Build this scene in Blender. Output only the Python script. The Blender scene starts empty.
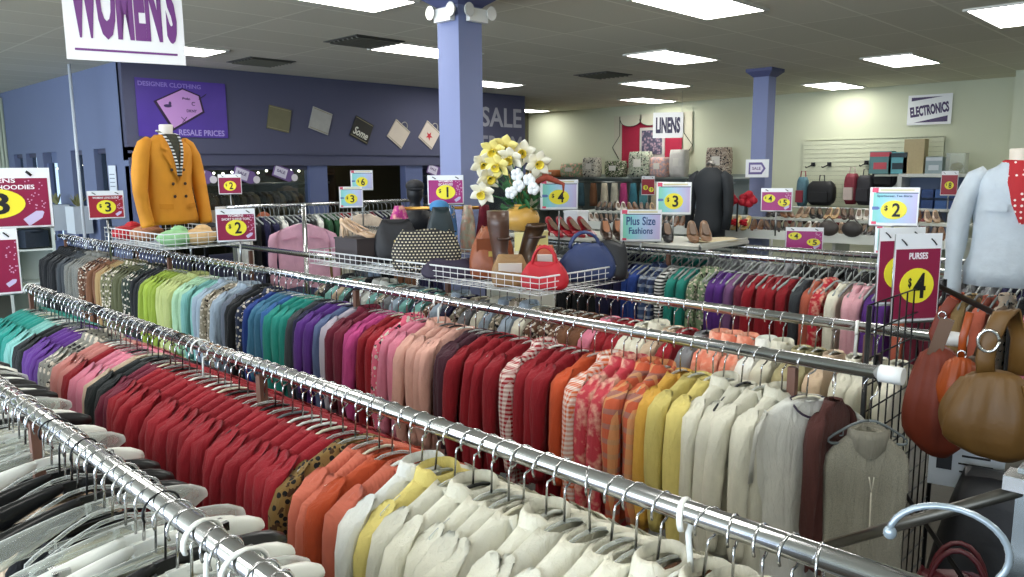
import bpy, math, random
from math import sin, cos, pi, radians, atan2, hypot
from mathutils import Vector, Matrix
random.seed(7)
SC = bpy.context.scene
COL = SC.collection

# ------------------------------------------------------------------ materials
def new_mat(name):
    m = bpy.data.materials.new(name); m.use_nodes = True
    nt = m.node_tree; nt.nodes.clear()
    out = nt.nodes.new('ShaderNodeOutputMaterial')
    return m, nt, out
def principled(nt, out, **kw):
    b = nt.nodes.new('ShaderNodeBsdfPrincipled')
    for k, v in kw.items():
        b.inputs[k].default_value = v
    nt.links.new(b.outputs[0], out.inputs[0])
    return b
def C4(c): return (c[0], c[1], c[2], 1.0)
def s2l(h):
    h = h.lstrip('#'); v = [int(h[i:i+2], 16)/255 for i in (0, 2, 4)]
    return tuple(x/12.92 if x <= .04045 else ((x+.055)/1.055)**2.4 for x in v)
_mc = {}
def M(hexc, rough=.5, metal=0, noise=0.0, scale=30, bump=0.0, emit=0, coat=0):
    key = (hexc, rough, metal, noise, scale, bump, emit, coat)
    if key in _mc: return _mc[key]
    m, nt, out = new_mat('surface_%d' % len(_mc))
    c = s2l(hexc)
    b = principled(nt, out, **{'Base Color': C4(c), 'Roughness': rough, 'Metallic': metal, 'Coat Weight': coat})
    if emit:
        b.inputs['Emission Color'].default_value = C4(c); b.inputs['Emission Strength'].default_value = emit
    if noise or bump:
        tc = nt.nodes.new('ShaderNodeTexCoord'); n = nt.nodes.new('ShaderNodeTexNoise')
        n.inputs['Scale'].default_value = scale; n.inputs['Detail'].default_value = 4
        nt.links.new(tc.outputs['Object'], n.inputs['Vector'])
        if noise:
            mx = nt.nodes.new('ShaderNodeMix'); mx.data_type = 'RGBA'
            mx.inputs[6].default_value = C4([x*(1-noise) for x in c]); mx.inputs[7].default_value = C4([min(1, x*(1+noise)) for x in c])
            nt.links.new(n.outputs[0], mx.inputs[0]); nt.links.new(mx.outputs[2], b.inputs['Base Color'])
        if bump:
            bp = nt.nodes.new('ShaderNodeBump'); bp.inputs['Strength'].default_value = bump; bp.inputs['Distance'].default_value = .01
            nt.links.new(n.outputs[0], bp.inputs['Height']); nt.links.new(bp.outputs[0], b.inputs['Normal'])
    _mc[key] = m
    return m

def fabric(name, pattern='plain', c2=(1, 1, 1), c3=(0, 0, 0), scale=1.0, rough=.85):
    """cloth whose base colour is the object's own colour"""
    m, nt, out = new_mat('fabric_'+name)
    L = nt.links.new; N = nt.nodes.new
    b = principled(nt, out, Roughness=rough)
    b.inputs['Sheen Weight'].default_value = .06; b.inputs['Specular IOR Level'].default_value = .25
    oi = N('ShaderNodeObjectInfo'); tc = N('ShaderNodeTexCoord')
    def mix(fac, a, c, mode='MIX'):
        mx = N('ShaderNodeMix'); mx.data_type = 'RGBA'; mx.blend_type = mode
        for s, v in ((0, fac), (6, a), (7, c)):
            if hasattr(v, 'links') or hasattr(v, 'is_linked'): L(v, mx.inputs[s])
            elif isinstance(v, (int, float)): mx.inputs[s].default_value = v
            else: mx.inputs[s].default_value = C4(v)
        return mx.outputs[2]
    def math_(op, a, v=0.5):
        q = N('ShaderNodeMath'); q.operation = op; L(a, q.inputs[0])
        if isinstance(v, (int, float)): q.inputs[1].default_value = v
        else: L(v, q.inputs[1])
        return q.outputs[0]
    sep = N('ShaderNodeSeparateXYZ'); L(tc.outputs['Object'], sep.inputs[0])
    col = oi.outputs['Color']
    def stripes(ax, freq, duty=.5):
        v = sep.outputs[ax]
        return math_('LESS_THAN', math_('FRACT', math_('MULTIPLY', v, freq), 0), duty)
    ns = N('ShaderNodeTexNoise'); ns.inputs['Scale'].default_value = 9; ns.inputs['Detail'].default_value = 3; L(tc.outputs['Object'], ns.inputs[0])
    if pattern == 'stripe': col = mix(stripes(2, 38*scale, .5), col, c2)
    elif pattern == 'gingham':
        diag = math_('ADD', sep.outputs[0], sep.outputs[1])
        h = stripes(2, 50*scale); v = math_('LESS_THAN', math_('FRACT', math_('MULTIPLY', diag, 50*scale), 0), .5)
        col = mix(math_('MULTIPLY', math_('ADD', h, v), .5), col, c2)
    elif pattern == 'plaid':
        diag = math_('ADD', sep.outputs[0], sep.outputs[1])
        h = stripes(2, 17*scale, .35); v = math_('LESS_THAN', math_('FRACT', math_('MULTIPLY', diag, 17*scale), 0), .35)
        col = mix(math_('MULTIPLY', h, .6), col, c2); col = mix(math_('MULTIPLY', v, .6), col, c3)
    elif pattern in ('print', 'leopard'):
        vo = N('ShaderNodeTexVoronoi'); vo.inputs['Scale'].default_value = 48*scale; L(tc.outputs['Object'], vo.inputs[0])
        col = mix(math_('LESS_THAN', vo.outputs[0], .38), col, c2)
        n2 = N('ShaderNodeTexNoise'); n2.inputs['Scale'].default_value = 35*scale; L(tc.outputs['Object'], n2.inputs[0])
        col = mix(math_('GREATER_THAN', n2.outputs[0], .6), col, c3)
    elif pattern == 'tiedye':
        n2 = N('ShaderNodeTexNoise'); n2.inputs['Scale'].default_value = 22*scale; n2.inputs['Detail'].default_value = 3; L(tc.outputs['Object'], n2.inputs[0])
        cr = N('ShaderNodeMapRange'); cr.inputs[1].default_value = .45; cr.inputs[2].default_value = .62; L(n2.outputs[0], cr.inputs[0])
        col = mix(cr.outputs[0], col, c2)
    elif pattern == 'heather':
        n2 = N('ShaderNodeTexNoise'); n2.inputs['Scale'].default_value = 420; L(tc.outputs['Object'], n2.inputs[0])
        col = mix(math_('GREATER_THAN', n2.outputs[0], .52), col, c2)
    # gentle tonal unevenness and a small random value shift
    hsv = N('ShaderNodeHueSaturation'); L(col, hsv.inputs['Color'])
    mr = N('ShaderNodeMapRange'); mr.inputs[3].default_value = .66; mr.inputs[4].default_value = 1.08; hsv.inputs['Saturation'].default_value = .97; L(ns.outputs[0], mr.inputs[0])
    L(mr.outputs[0], hsv.inputs['Value'])
    L(hsv.outputs[0], b.inputs['Base Color'])
    # weave or knit relief
    bp = N('ShaderNodeBump'); bp.inputs['Distance'].default_value = .004
    if pattern == 'knit':
        w = N('ShaderNodeTexWave'); w.bands_direction = 'X'; w.inputs['Scale'].default_value = 28; w.inputs['Distortion'].default_value = 1.5
        L(tc.outputs['Object'], w.inputs[0]); L(w.outputs[1], bp.inputs['Height']); bp.inputs['Strength'].default_value = .35
    else:
        n3 = N('ShaderNodeTexNoise'); n3.inputs['Scale'].default_value = 9; n3.inputs['Detail'].default_value = 6; n3.inputs['Roughness'].default_value = .6; n3.inputs['Distortion'].default_value = .6
        mpp = N('ShaderNodeMapping'); mpp.inputs['Scale'].default_value = (3.2, 3.2, .9); L(tc.outputs['Object'], mpp.inputs[0])
        L(mpp.outputs[0], n3.inputs[0]); L(n3.outputs[0], bp.inputs['Height']); bp.inputs['Strength'].default_value = .9; bp.inputs['Distance'].default_value = .014
    L(bp.outputs[0], b.inputs['Normal'])
    return m
W_, K_ = s2l('#e8e4dc'), s2l('#181818')
FAB = {
    'plain': fabric('plain'), 'knit': fabric('knit', 'knit'),
    'striped': fabric('stripe', 'stripe', s2l('#e6e6e4')), 'gingham': fabric('gingham', 'gingham', s2l('#f0e2d8')),
    'plaid': fabric('plaid', 'plaid', s2l('#8a7a78'), s2l('#e9b070')), 'navy plaid': fabric('navy_plaid', 'plaid', s2l('#cfd6dc'), s2l('#5570a0')),
    'printed': fabric('print', 'print', s2l('#d8cdbb'), s2l('#2b2a2c'), .8), 'leopard': fabric('leopard', 'leopard', K_, s2l('#4a3018'), 1.0),
    'tie-dyed': fabric('tiedye', 'tiedye', s2l('#f0b8a0')), 'heathered': fabric('heather', 'heather', s2l('#8c887c')),
}
CLEAR, _nt, _o = new_mat('clear_plastic')
_t = _nt.nodes.new('ShaderNodeBsdfTransparent'); _t.inputs[0].default_value = (.93, .95, .93, 1)
_g = _nt.nodes.new('ShaderNodeBsdfPrincipled'); _g.inputs['Base Color'].default_value = (.8, .83, .8, 1); _g.inputs['Roughness'].default_value = .12
_x = _nt.nodes.new('ShaderNodeMixShader'); _lw = _nt.nodes.new('ShaderNodeLayerWeight'); _lw.inputs[0].default_value = .45
_mr = _nt.nodes.new('ShaderNodeMapRange'); _mr.inputs[3].default_value = .16; _mr.inputs[4].default_value = .85
_nt.links.new(_lw.outputs[1], _mr.inputs[0]); _nt.links.new(_mr.outputs[0], _x.inputs[0]); _nt.links.new(_t.outputs[0], _x.inputs[1]); _nt.links.new(_g.outputs[0], _x.inputs[2]); _nt.links.new(_x.outputs[0], _o.inputs[0])
GLASS_W, _nt, _o = new_mat('window_glass')
_t = _nt.nodes.new('ShaderNodeBsdfTransparent'); _t.inputs[0].default_value = (.75, .8, .8, 1)
_g = _nt.nodes.new('ShaderNodeBsdfGlossy'); _g.inputs[1].default_value = .03
_x = _nt.nodes.new('ShaderNodeMixShader'); _x.inputs[0].default_value = .07
_nt.links.new(_t.outputs[0], _x.inputs[1]); _nt.links.new(_g.outputs[0], _x.inputs[2]); _nt.links.new(_x.outputs[0], _o.inputs[0])
CHROME = M('#c9cacb', .16, 1, noise=.06, scale=14)
CHROME_D = M('#a7abad', .28, 1)
STEEL_WHITE = M('#d9dbda', .35)
BLACK_METAL = M('#17181a', .4, .5)
WHITE_PL = M('#e9ebe4', .3, coat=.3); BLACK_PL = M('#141516', .3); IVORY_PL = M('#ddd8c0', .35); GREY_PL = M('#60686a', .35)

# ------------------------------------------------------------------ mesh builder
class MB:
    def __init__(s): s.v = []; s.f = []; s.smooth = []
    def quad_grid(s, rings, closed=True, cap=(False, False), smooth=True):
        base = len(s.v); n = len(rings[0])
        for r in rings: s.v.extend([tuple(p) for p in r])
        for i in range(len(rings)-1):
            for j in range(n if closed else n-1):
                k = (j+1) % n
                s.f.append((base+i*n+j, base+i*n+k, base+(i+1)*n+k, base+(i+1)*n+j)); s.smooth.append(smooth)
        if cap[0]: s.f.append(tuple(base+j for j in range(n))[::-1]); s.smooth.append(False)
        if cap[1]: s.f.append(tuple(base+(len(rings)-1)*n+j for j in range(n))); s.smooth.append(False)
        return s
    def box(s, c, d, rz=0, rx=0, ry=0):
        b = len(s.v); m = Matrix.Rotation(rz, 3, 'Z') @ Matrix.Rotation(ry, 3, 'Y') @ Matrix.Rotation(rx, 3, 'X')
        for x in (-.5, .5):
            for y in (-.5, .5):
                for z in (-.5, .5):
                    p = m @ Vector((x*d[0], y*d[1], z*d[2])); s.v.append((p.x+c[0], p.y+c[1], p.z+c[2]))
        for q in ((0, 1, 3, 2), (4, 6, 7, 5), (0, 4, 5, 1), (2, 3, 7, 6), (0, 2, 6, 4), (1, 5, 7, 3)):
            s.f.append(tuple(b+i for i in q)); s.smooth.append(False)
        return s
    def tube(s, path, r, n=8, cap=True, flat=None):
        """sweep; r scalar or list; flat = (a, b) multipliers on the two cross axes"""
        path = [Vector(p) for p in path]; rings = []
        prev = None
        for i, p in enumerate(path):
            t = (path[min(i+1, len(path)-1)]-path[max(i-1, 0)])
            if t.length < 1e-9: t = Vector((0, 0, 1))
            t.normalize()
            if prev is None:
                up = Vector((0, 0, 1)) if abs(t.z) < .9 else Vector((0, 1, 0))
                u = t.cross(up).normalized()
            else:
                u = (prev - t*prev.dot(t)).normalized()
            prev = u; w = t.cross(u)
            rr = r[i] if isinstance(r, (list, tuple)) else r
            fa, fb = flat or (1, 1)
            rings.append([p + u*(rr*fa*cos(2*pi*j/n)) + w*(rr*fb*sin(2*pi*j/n)) for j in range(n)])
        return s.quad_grid(rings, True, (cap, cap))
    def lathe(s, prof, c=(0, 0, 0), n=20, cap=(True, True)):
        rings = [[(c[0]+r*cos(2*pi*j/n), c[1]+r*sin(2*pi*j/n), c[2]+z) for j in range(n)] for r, z in prof]
        return s.quad_grid(rings, True, cap)
    def ell(s, c, d, n=12, m=8, warp=0, seed=0):
        rnd = random.Random(seed); rings = []
        for i in range(m+1):
            t = pi*i/m; r = max(sin(t), .02)
            rings.append([(c[0]+d[0]*r*cos(2*pi*j/n)*(1+warp*rnd.uniform(-1, 1)), c[1]+d[1]*r*sin(2*pi*j/n)*(1+warp*rnd.uniform(-1, 1)), c[2]-d[2]*cos(t)*(1+warp*.3*rnd.uniform(-1, 1))) for j in range(n)])
        return s.quad_grid(rings, True, (True, True))
    def plate(s, pts, y0, y1):
        """polygon given in x,z extruded from y0 to y1"""
        b = len(s.v); n = len(pts)
        for y in (y0, y1): s.v.extend([(x, y, z) for x, z in pts])
        s.f.append(tuple(b+i for i in range(n))); s.smooth.append(False)
        s.f.append(tuple(b+n+i for i in range(n))[::-1]); s.smooth.append(False)
        for i in range(n):
            k = (i+1) % n; s.f.append((b+i, b+n+i, b+n+k, b+k)); s.smooth.append(False)
        return s
    def xf(s, fn, start=0):
        for i in range(start, len(s.v)): s.v[i] = tuple(fn(Vector(s.v[i])))
        return s
    def mesh(s, name, mat):
        me = bpy.data.meshes.new(name); me.from_pydata(s.v, [], s.f)
        me.polygons.foreach_set('use_smooth', s.smooth)
        me.materials.append(mat); me.update(); return me
    def build(s, name, mat, parent=None, loc=(0, 0, 0), rz=0):
        return link(name, s.mesh(name, mat), parent, loc, rz)
def link(name, data, parent=None, loc=(0, 0, 0), rz=0):
    o = bpy.data.objects.new(name, data); COL.objects.link(o); o.location = loc; o.rotation_euler = (0, 0, rz)
    if parent is not None: o.parent = parent
    return o
def tag(o, label, cat, group=None, kind=None):
    o['label'] = label; o['category'] = cat
    if group: o['group'] = group
    if kind: o['kind'] = kind
    return o
def thing(name, label, cat, loc=(0, 0, 0), rz=0, group=None):
    o = link(name, None, None, loc, rz); o.empty_display_size = .05
    return tag(o, label, cat, group)
def struct(name, mb, mat, parent=None, loc=(0, 0, 0), rz=0):
    o = mb.build(name, mat, parent, loc, rz)
    if parent is None: o['kind'] = 'structure'
    return o
def text(parent, s, x, z, w, h, mat, y=-.006, rot=0, name='lettering', shear=0, ext=.0008, bold=.02):
    cu = bpy.data.curves.new(name, 'FONT'); cu.body = s; cu.align_x = 'CENTER'; cu.align_y = 'CENTER'; cu.size = 1; cu.extrude = ext; cu.shear = shear; cu.offset = bold
    cu.resolution_u = 3
    cu.materials.append(mat)
    o = link(name, cu, parent, (x, y, z)); o.rotation_euler = (pi/2, 0, 0)
    bpy.context.view_layer.update()
    dx, dy = o.dimensions.x or 1, o.dimensions.y or 1
        # re-centre on the real glyph box
    bb = [Vector(b) for b in o.bound_box]; cx = (min(b.x for b in bb)+max(b.x for b in bb))/2; cy = (min(b.y for b in bb)+max(b.y for b in bb))/2
    sx, sy = w/dx, h/dy
    dg = bpy.context.evaluated_depsgraph_get(); me = bpy.data.meshes.new_from_object(o.evaluated_get(dg)); me.name = name
    bpy.data.objects.remove(o)
    for v in me.vertices: v.co = Vector(((v.co.x-cx)*sx, (v.co.y-cy)*sy, v.co.z))
    if not me.materials: me.materials.append(mat)
    n = link(name, me, parent, (x, y, z)); n.rotation_euler = (pi/2, -rot, 0)
    return n

# ------------------------------------------------------------------ room shell
CAM_Z = 2.05; CEIL = 3.38
def wall_mat(hexc, bump=.05):
    return M(hexc, .8, noise=.05, scale=1.2, bump=bump)
PURPLE = wall_mat('#4e5068'); PURPLE_L = wall_mat('#7f88ad'); CREAM = wall_mat('#c9cdb3'); PURPLE_TRIM = M('#484b64', .5)
DARK = M('#23211f', .8)
m, nt, out = new_mat('vinyl_floor')
b = principled(nt, out, Roughness=.45)
tc = nt.nodes.new('ShaderNodeTexCoord'); ck = nt.nodes.new('ShaderNodeTexBrick')
ck.offset = 0; ck.inputs['Scale'].default_value = 1; ck.inputs['Brick Width'].default_value = .305; ck.inputs['Row Height'].default_value = .305; ck.inputs['Mortar Size'].default_value = .003
ck.inputs['Color1'].default_value = C4(s2l('#4a463f')); ck.inputs['Color2'].default_value = C4(s2l('#433f37')); ck.inputs['Mortar'].default_value = C4(s2l('#3a3732'))
nt.links.new(tc.outputs['Object'], ck.inputs[0]); nt.links.new(ck.outputs[0], b.inputs['Base Color'])
FLOOR = m
m, nt, out = new_mat('ceiling_tiles')
b = principled(nt, out, Roughness=.9)
tc = nt.nodes.new('ShaderNodeTexCoord'); ck = nt.nodes.new('ShaderNodeTexBrick')
ck.offset = 0; ck.inputs['Scale'].default_value = 1; ck.inputs['Brick Width'].default_value = 1.22; ck.inputs['Row Height'].default_value = .61; ck.inputs['Mortar Size'].default_value = .012
ck.inputs['Color1'].default_value = C4(s2l('#e2dfcc')); ck.inputs['Color2'].default_value = C4(s2l('#d8d5c1')); ck.inputs['Mortar'].default_value = C4(s2l('#f2f0de'))
mp = nt.nodes.new('ShaderNodeMapping'); mp.inputs['Location'].default_value = (-.01, -.30, 0)
nt.links.new(tc.outputs['Object'], mp.inputs[0]); nt.links.new(mp.outputs[0], ck.inputs[0])
n1 = nt.nodes.new('ShaderNodeTexNoise'); n1.inputs['Scale'].default_value = 60; nt.links.new(tc.outputs['Object'], n1.inputs[0])
mx = nt.nodes.new('ShaderNodeMix'); mx.data_type = 'RGBA'; mx.blend_type = 'MULTIPLY'; mx.inputs[0].default_value = .12
nt.links.new(ck.outputs[0], mx.inputs[6]); nt.links.new(n1.outputs[0], mx.inputs[7]); nt.links.new(mx.outputs[2], b.inputs['Base Color'])
bp = nt.nodes.new('ShaderNodeBump'); bp.inputs['Strength'].default_value = .3; bp.inputs['Distance'].default_value = .01
nt.links.new(ck.outputs[1], bp.inputs['Height']); nt.links.new(bp.outputs[0], b.inputs['Normal'])
CEILM = m

struct('floor', MB().box((4.5, 6, -.05), (21, 21.6, .1)), FLOOR)
struct('ceiling', MB().box((4.5, 6, CEIL+.05), (21, 21.6, .1)), CEILM)
# purple wall facing the shop: fascia above openings, low posts
FZ = 2.2
struct('wall_back', MB().box((7.145, 10.08, (CEIL+FZ)/2), (7.05, .16, CEIL-FZ)), PURPLE)
struct('trim_1', MB().box((7.145, 9.975, FZ-.02), (7.05, .05, .10)).box((7.145, 9.985, FZ+.10), (7.05, .03, .03)), PURPLE_TRIM)
pst = MB()
for x0, x1 in ((3.62, 3.95), (6.10, 6.40), (7.85, 8.20), (10.40, 10.67)):
    pst.box(((x0+x1)/2, 10.06, FZ/2-.03), (x1-x0, .14, FZ-.08))
struct('wall_back_posts', pst, M('#5b678f', .55))
for i, (x0, x1, lab) in enumerate(((3.95, 6.10, ''), (8.20, 10.40, ''))):
    o = struct('window_%d' % (i+1), MB().box(((x0+x1)/2, 10.07, .45), (x1-x0, .12, .9)).box(((x0+x1)/2, 10.07, 2.10), (x1-x0, .06, .05)).box(((x0+x1)/2, 10.07, .93), (x1-x0, .10, .05)), PURPLE_TRIM)
    g = MB().box(((x0+x1)/2, 10.06, 1.52), (x1-x0, .008, 1.12)).build('pane', GLASS_W, o)
# room seen through the openings
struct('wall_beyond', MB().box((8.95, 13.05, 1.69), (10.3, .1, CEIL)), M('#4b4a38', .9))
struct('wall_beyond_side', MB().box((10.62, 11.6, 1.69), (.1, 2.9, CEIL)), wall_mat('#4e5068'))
# side wall running back from the corner
lw = MB().box((3.70, 12.80, (CEIL+2.36)/2), (.16, 5.4, CEIL-2.36))
for y0, y1 in ((10.0, 10.75), (11.19, 11.65), (12.12, 12.75), (13.42, 13.75), (14.3, 14.5), (15.0, 15.5)):
    lw.box((3.69, (y0+y1)/2, 1.18), (.14, y1-y0, 2.36))
struct('wall_left', lw, M('#6d7898', .6, noise=.05, scale=1.5))
for i, (y0, y1) in enumerate(((10.75, 11.19), (11.65, 12.12), (13.75, 14.3), (14.5, 15.0))):
    o = struct('window_%d' % (i+3), MB().box((3.70, (y0+y1)/2, .4), (.10, y1-y0, .8)).box((3.70, (y0+y1)/2, 2.33), (.06, y1-y0, .06)), PURPLE_TRIM)
    MB().box((3.71, (y0+y1)/2, 1.55), (.008, y1-y0, 1.5)).build('pane', GLASS_W, o)
dr = struct('door_1', MB().box((3.70, 12.80, 2.28), (.08, .67, .16)).box((3.70, 13.36, 1.1), (.08, .09, 2.2)).box((3.70, 12.79, 1.1), (.08, .07, 2.2)).box((3.70, 13.08, .15), (.06, .5, .3)), M('#5f6d94', .5))
MB().box((3.71, 13.08, 1.3), (.008, .5, 2.0)).build('pane', GLASS_W, dr)
MB().tube([(3.62, 13.2, .9), (3.62, 13.2, 1.35)], .015).build('door_handle', CHROME, dr)
# end wall of the left bay, pale curtain side
struct('wall_far_left', MB().box((-1.1, 15.55, 1.69), (9.5, .1, CEIL)), M('#b4bc98', .8))
cu = MB()
for k in range(14):
    cu.tube([(3.05+k*.05, 15.38, .1), (3.05+k*.05, 15.38+.02*sin(k), 3.3)], .032, 6)
tag(cu.build('curtain', M('#bcc4ae', .8)), 'pale floor-length curtain hanging at the far left window', 'curtain')
# cream wall
struct('wall_right', MB().box((14.06, 7.9, 1.69), (.12, 10.4, CEIL)), CREAM)
struct('wall_recess', MB().box((12.35, 13.15, 1.69), (3.4, .1, CEIL)), CREAM)
struct('wall_return', MB().box((13.55, 0.35, 1.69), (.9, 4.8, CEIL)), M('#c9ceb4', .8))
struct('wall_front', MB().box((4.5, -4.6, 1.69), (21, .1, CEIL)), M('#9a9c90', .8))
struct('baseboard_right', MB().box((13.98, 7.9, .06), (.03, 10.2, .12)), M('#3c3f4c', .5))

# columns
def column(name, x, y, s, cap):
    o = MB().box((x, y, CEIL/2), (s, s, CEIL)).build(name, PURPLE_L); o['kind'] = 'structure'
    c = MB()
    a = s/2; q = a+cap
    rings = []
    for z, r in ((3.27, a+.005), (3.285, a+.02), (3.34, q), (CEIL-.001, q)):
        rings.append([(x-r, y-r, z), (x+r, y-r, z), (x+r, y+r, z), (x-r, y+r, z)])
    c.quad_grid(rings, True, (True, True), False).build('capital', M('#555a80', .6), o)
    return o
column('column', 4.16, 4.58, .24, .10)
column('column', 10.27, 5.12, .22, .08)

# emergency light on the near column
for (lx, ly, rz, lab) in ((4.005, 4.58, -pi/2, 'white emergency light with two round lamps on the bright face of the near column'), (4.20, 4.425, 0, 'white emergency light on the shaded face of the near column')):
    t = thing('emergency_light', lab, 'emergency light', (lx, ly, 3.20), rz); t.scale = (.72, .72, .8)
    MB().box((0, 0, 0), (.26, .06, .12)).build('housing', M('#e8e8e0', .4), t)
    for sx in (-1, 1):
        h = MB().lathe([(.012, 0), (.05, .012), (.065, .04), (.065, .05)], n=16)
        h.xf(lambda p, sx=sx: Vector((p.x+sx*.16, -p.z-.01, p.y+.03)))
        h.build('lamp_head', M('#d8d8d2', .25, .2), t)

# ceiling lights
EMIT, nt, out = new_mat('lit_diffuser')
e = nt.nodes.new('ShaderNodeEmission'); e.inputs[0].default_value = (1, .985, .93, 1); e.inputs[1].default_value = 13.0
nt.links.new(e.outputs[0], out.inputs[0])
fr = MB()
for dx, dy, w, h in ((0, .29, 1.2, .03), (0, -.29, 1.2, .03), (.59, 0, .03, .55), (-.59, 0, .03, .55)): fr.box((dx, dy, 0), (w, h, .02))
FRM = fr.mesh('light_frame', M('#d4d4c8', .5)); DIF = MB().box((0, 0, 0), (1.15, .55, .008)).mesh('diffuser', EMIT)
LP = [(5.84, 3.50, 'second from the near row over the racks'), (8.3, 5.33, ''), (10.75, 7.2, ''), (13.1, 8.95, ''), (8.3, 1.75, ''), (10.7, 3.5, ''), (13.15, 5.33, ''),
      (13.1, 12.3, ''), (8.6, 8.9, ''), (5.84, 6.98, ''), (3.6, 8.7, ''), (3.5, 5.28, ''), (3.5, 1.8, ''), (1.1, 3.4, ''), (1.1, 7.0, ''), (5.84, 0, ''), (10.7, -.2, ''), 
      (-1.4, 5.3, ''), (1.1, -.2, ''), (8.3, -2, ''), (3.5, -2, ''), (-1.4, 1.8, ''), (1.1, 11.5, '')]
LL = ['ceiling light panel at the top centre, nearest of the row leading to the red quilt', 'second ceiling light panel in the row leading to the red quilt', 'third ceiling light panel in the row leading to the red quilt', 'farthest ceiling light panel, just above the red quilt',
      'ceiling light panel in the upper right corner of the photo', 'ceiling light panel above and left of the electronics sign', 'ceiling light panel just right of the far column top', 'slim ceiling light panel beside the end of the purple wall',
      'ceiling light panel right behind the near column', 'ceiling light panel just left of the near column', "ceiling light panel beside the women's sign", 'ceiling light panel at the top edge, left of the near column']
for i, (x, y, _) in enumerate(LP):
    t = thing('ceiling_light', LL[i] if i < len(LL) else 'ceiling light panel outside the photographed part of the ceiling', 'ceiling light', (x, y, CEIL-.008), 0, 'recessed ceiling light panels')
    link('light_frame', FRM, t); link('diffuser', DIF, t, (0, 0, -.003))
for (x, y, lab) in ((4.93, 6.9, 'dark square air vent in the ceiling left of the near column'), (9.1, 7.0, 'dark square air vent in the ceiling above the far shoes'), (4.9, 9.0, 'dark long air vent in the ceiling near the purple wall')):
    t = thing('ceiling_vent', lab, 'air vent', (x, y, CEIL-.006))
    MB().box((0, 0, 0), (.6, .6, .008)).build('vent_plate', M('#4c4c44', .7), t)
    g = MB()
    for k in range(7): g.box((0, -.24+k*.08, -.012), (.52, .035, .012), rx=.5)
    g.build('louvre', M('#6a6a60', .6), t)

# ------------------------------------------------------------------ racks and rails
R = .022; RZ = 1.40
def rail_rack(label, xs, y0, y1, cap_near=True, z=RZ, posts=()):
    t = thing('clothing_rack', label, 'clothing rack', ((xs[0]+xs[-1])/2, (y0+y1)/2, 0))
    ox, oy = (xs[0]+xs[-1])/2, (y0+y1)/2
    for x in xs:
        r = MB().tube([(x-ox, y0-oy, z), (x-ox, y1-oy, z)], R, 20).build('rail', CHROME, t)
        MB().tube([(x-ox, y0-oy-.035, z), (x-ox, y0-oy+.035, z)], R+.006, 20).build('end_cap', M('#e6e8e6', .35), r)
    n = max(2, round((y1-y0)/2.4)+1)
    for i in range(n):
        y = y0+.32+(y1-y0-.5)*i/(n-1)-oy
        for x in xs:
            MB().box((x-ox, y, (z-.03)/2), (.028, .028, z-.03)).build('upright', M('#6b4a3c', .5), t)
        MB().box((0, y, .12), (abs(xs[-1]-xs[0])+.3, .04, .03)).build('foot', BLACK_METAL, t)
        MB().box((0, y, .55), (abs(xs[-1]-xs[0]), .02, .03)).build('crossbar', M('#55403a', .5), t)
    return t
rail_rack('long double chrome clothing rack in the foreground, its thick bare pipe nearest the camera', (.56, 1.24), -.6, 5.25)
rail_rack('double chrome clothing rack carrying the rainbow-sorted tops, white caps on its rail ends', (2.54, 3.24), .80, 9.1)
rail_rack('far double chrome clothing rack below the shoe displays', (5.3, 5.95), .55, 8.65)

# ------------------------------------------------------------------ hangers
def hook_path(rr=.034, zt=-.123):
    pts = []
    for k in range(0, 15):
        a = radians(205-k*(205+80)/14)
        pts.append((rr*cos(a), 0, rr*sin(a)-(rr-R)))
    pts.append((.004, 0, -rr-.022)); pts.append((0, 0, zt))
    return pts
HK = MB().tube(hook_path(), .0029, 6).mesh('hook', CHROME)
HKB = MB().tube(hook_path(), .0023, 6).mesh('hook', M('#26282a', .35, .6))
HKW = MB().tube(hook_path(.035), .0055, 8, flat=(.7, 1.2)).mesh('hook', M('#e4e6e0', .4))
def hanger_body(kind): return hanger_body_(kind).xf(lambda p: p-Vector((0, 0, .035)))
def hanger_body_(kind):
    b = MB()
    if kind == 'wide':
        for s in (-1, 1):
            rings = []
            for k in range(9):
                u = k/8; x = s*(.012+.212*u); z = -.088-.055*u**1.2
                h = (.010+.030*u**.8) if k < 7 else (.032 if k == 7 else .014)
                th = .006+.011*u
                rings.append([(x, th*cos(2*pi*j/10), z-h*.4+h*sin(2*pi*j/10)) for j in range(10)])
            b.quad_grid(rings, True, (True, True))
        b.box((0, 0, -.098), (.04, .012, .03)); b.box((0, 0, -.158), (.36, .006, .010))
        return b
    if kind == 'clip':
        b.tube([(-.17, 0, -.125), (-.12, 0, -.10), (0, 0, -.09), (.12, 0, -.10), (.17, 0, -.125)], .008, 8, flat=(.6, 1.4))
        for s in (-1, 1): b.box((s*.14, 0, -.145), (.032, .022, .05)).box((s*.14, 0, -.168), (.036, .03, .014))
        return b
    loop = [(0, 0, -.088), (.03, 0, -.09), (.08, 0, -.106), (.15, 0, -.138), (.172, 0, -.152), (.174, 0, -.162), (.16, 0, -.168), (0, 0, -.166), (-.16, 0, -.168), (-.174, 0, -.162), (-.172, 0, -.152), (-.15, 0, -.138), (-.08, 0, -.106), (-.03, 0, -.09), (0, 0, -.088)]
    b.tube(loop, .0048, 6, flat=(1, 1))
    if kind == 'notch':
        for s in (-1, 1): b.tube([(s*.11, 0, -.12), (s*.11, 0, -.14), (s*.125, 0, -.142)], .003, 5)
    return b
HB = {('clear', k): hanger_body(k).mesh('hanger_body', CLEAR) for k in ('notch', 'wide')}
HB[('white', 'wide')] = hanger_body('wide').mesh('hanger_body', WHITE_PL)
HB[('black', 'wide')] = hanger_body('wide').mesh('hanger_body', BLACK_PL)
HB[('white', 'notch')] = hanger_body('notch').mesh('hanger_body', WHITE_PL)
HB[('black', 'notch')] = hanger_body('notch').mesh('hanger_body', BLACK_PL)
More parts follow.
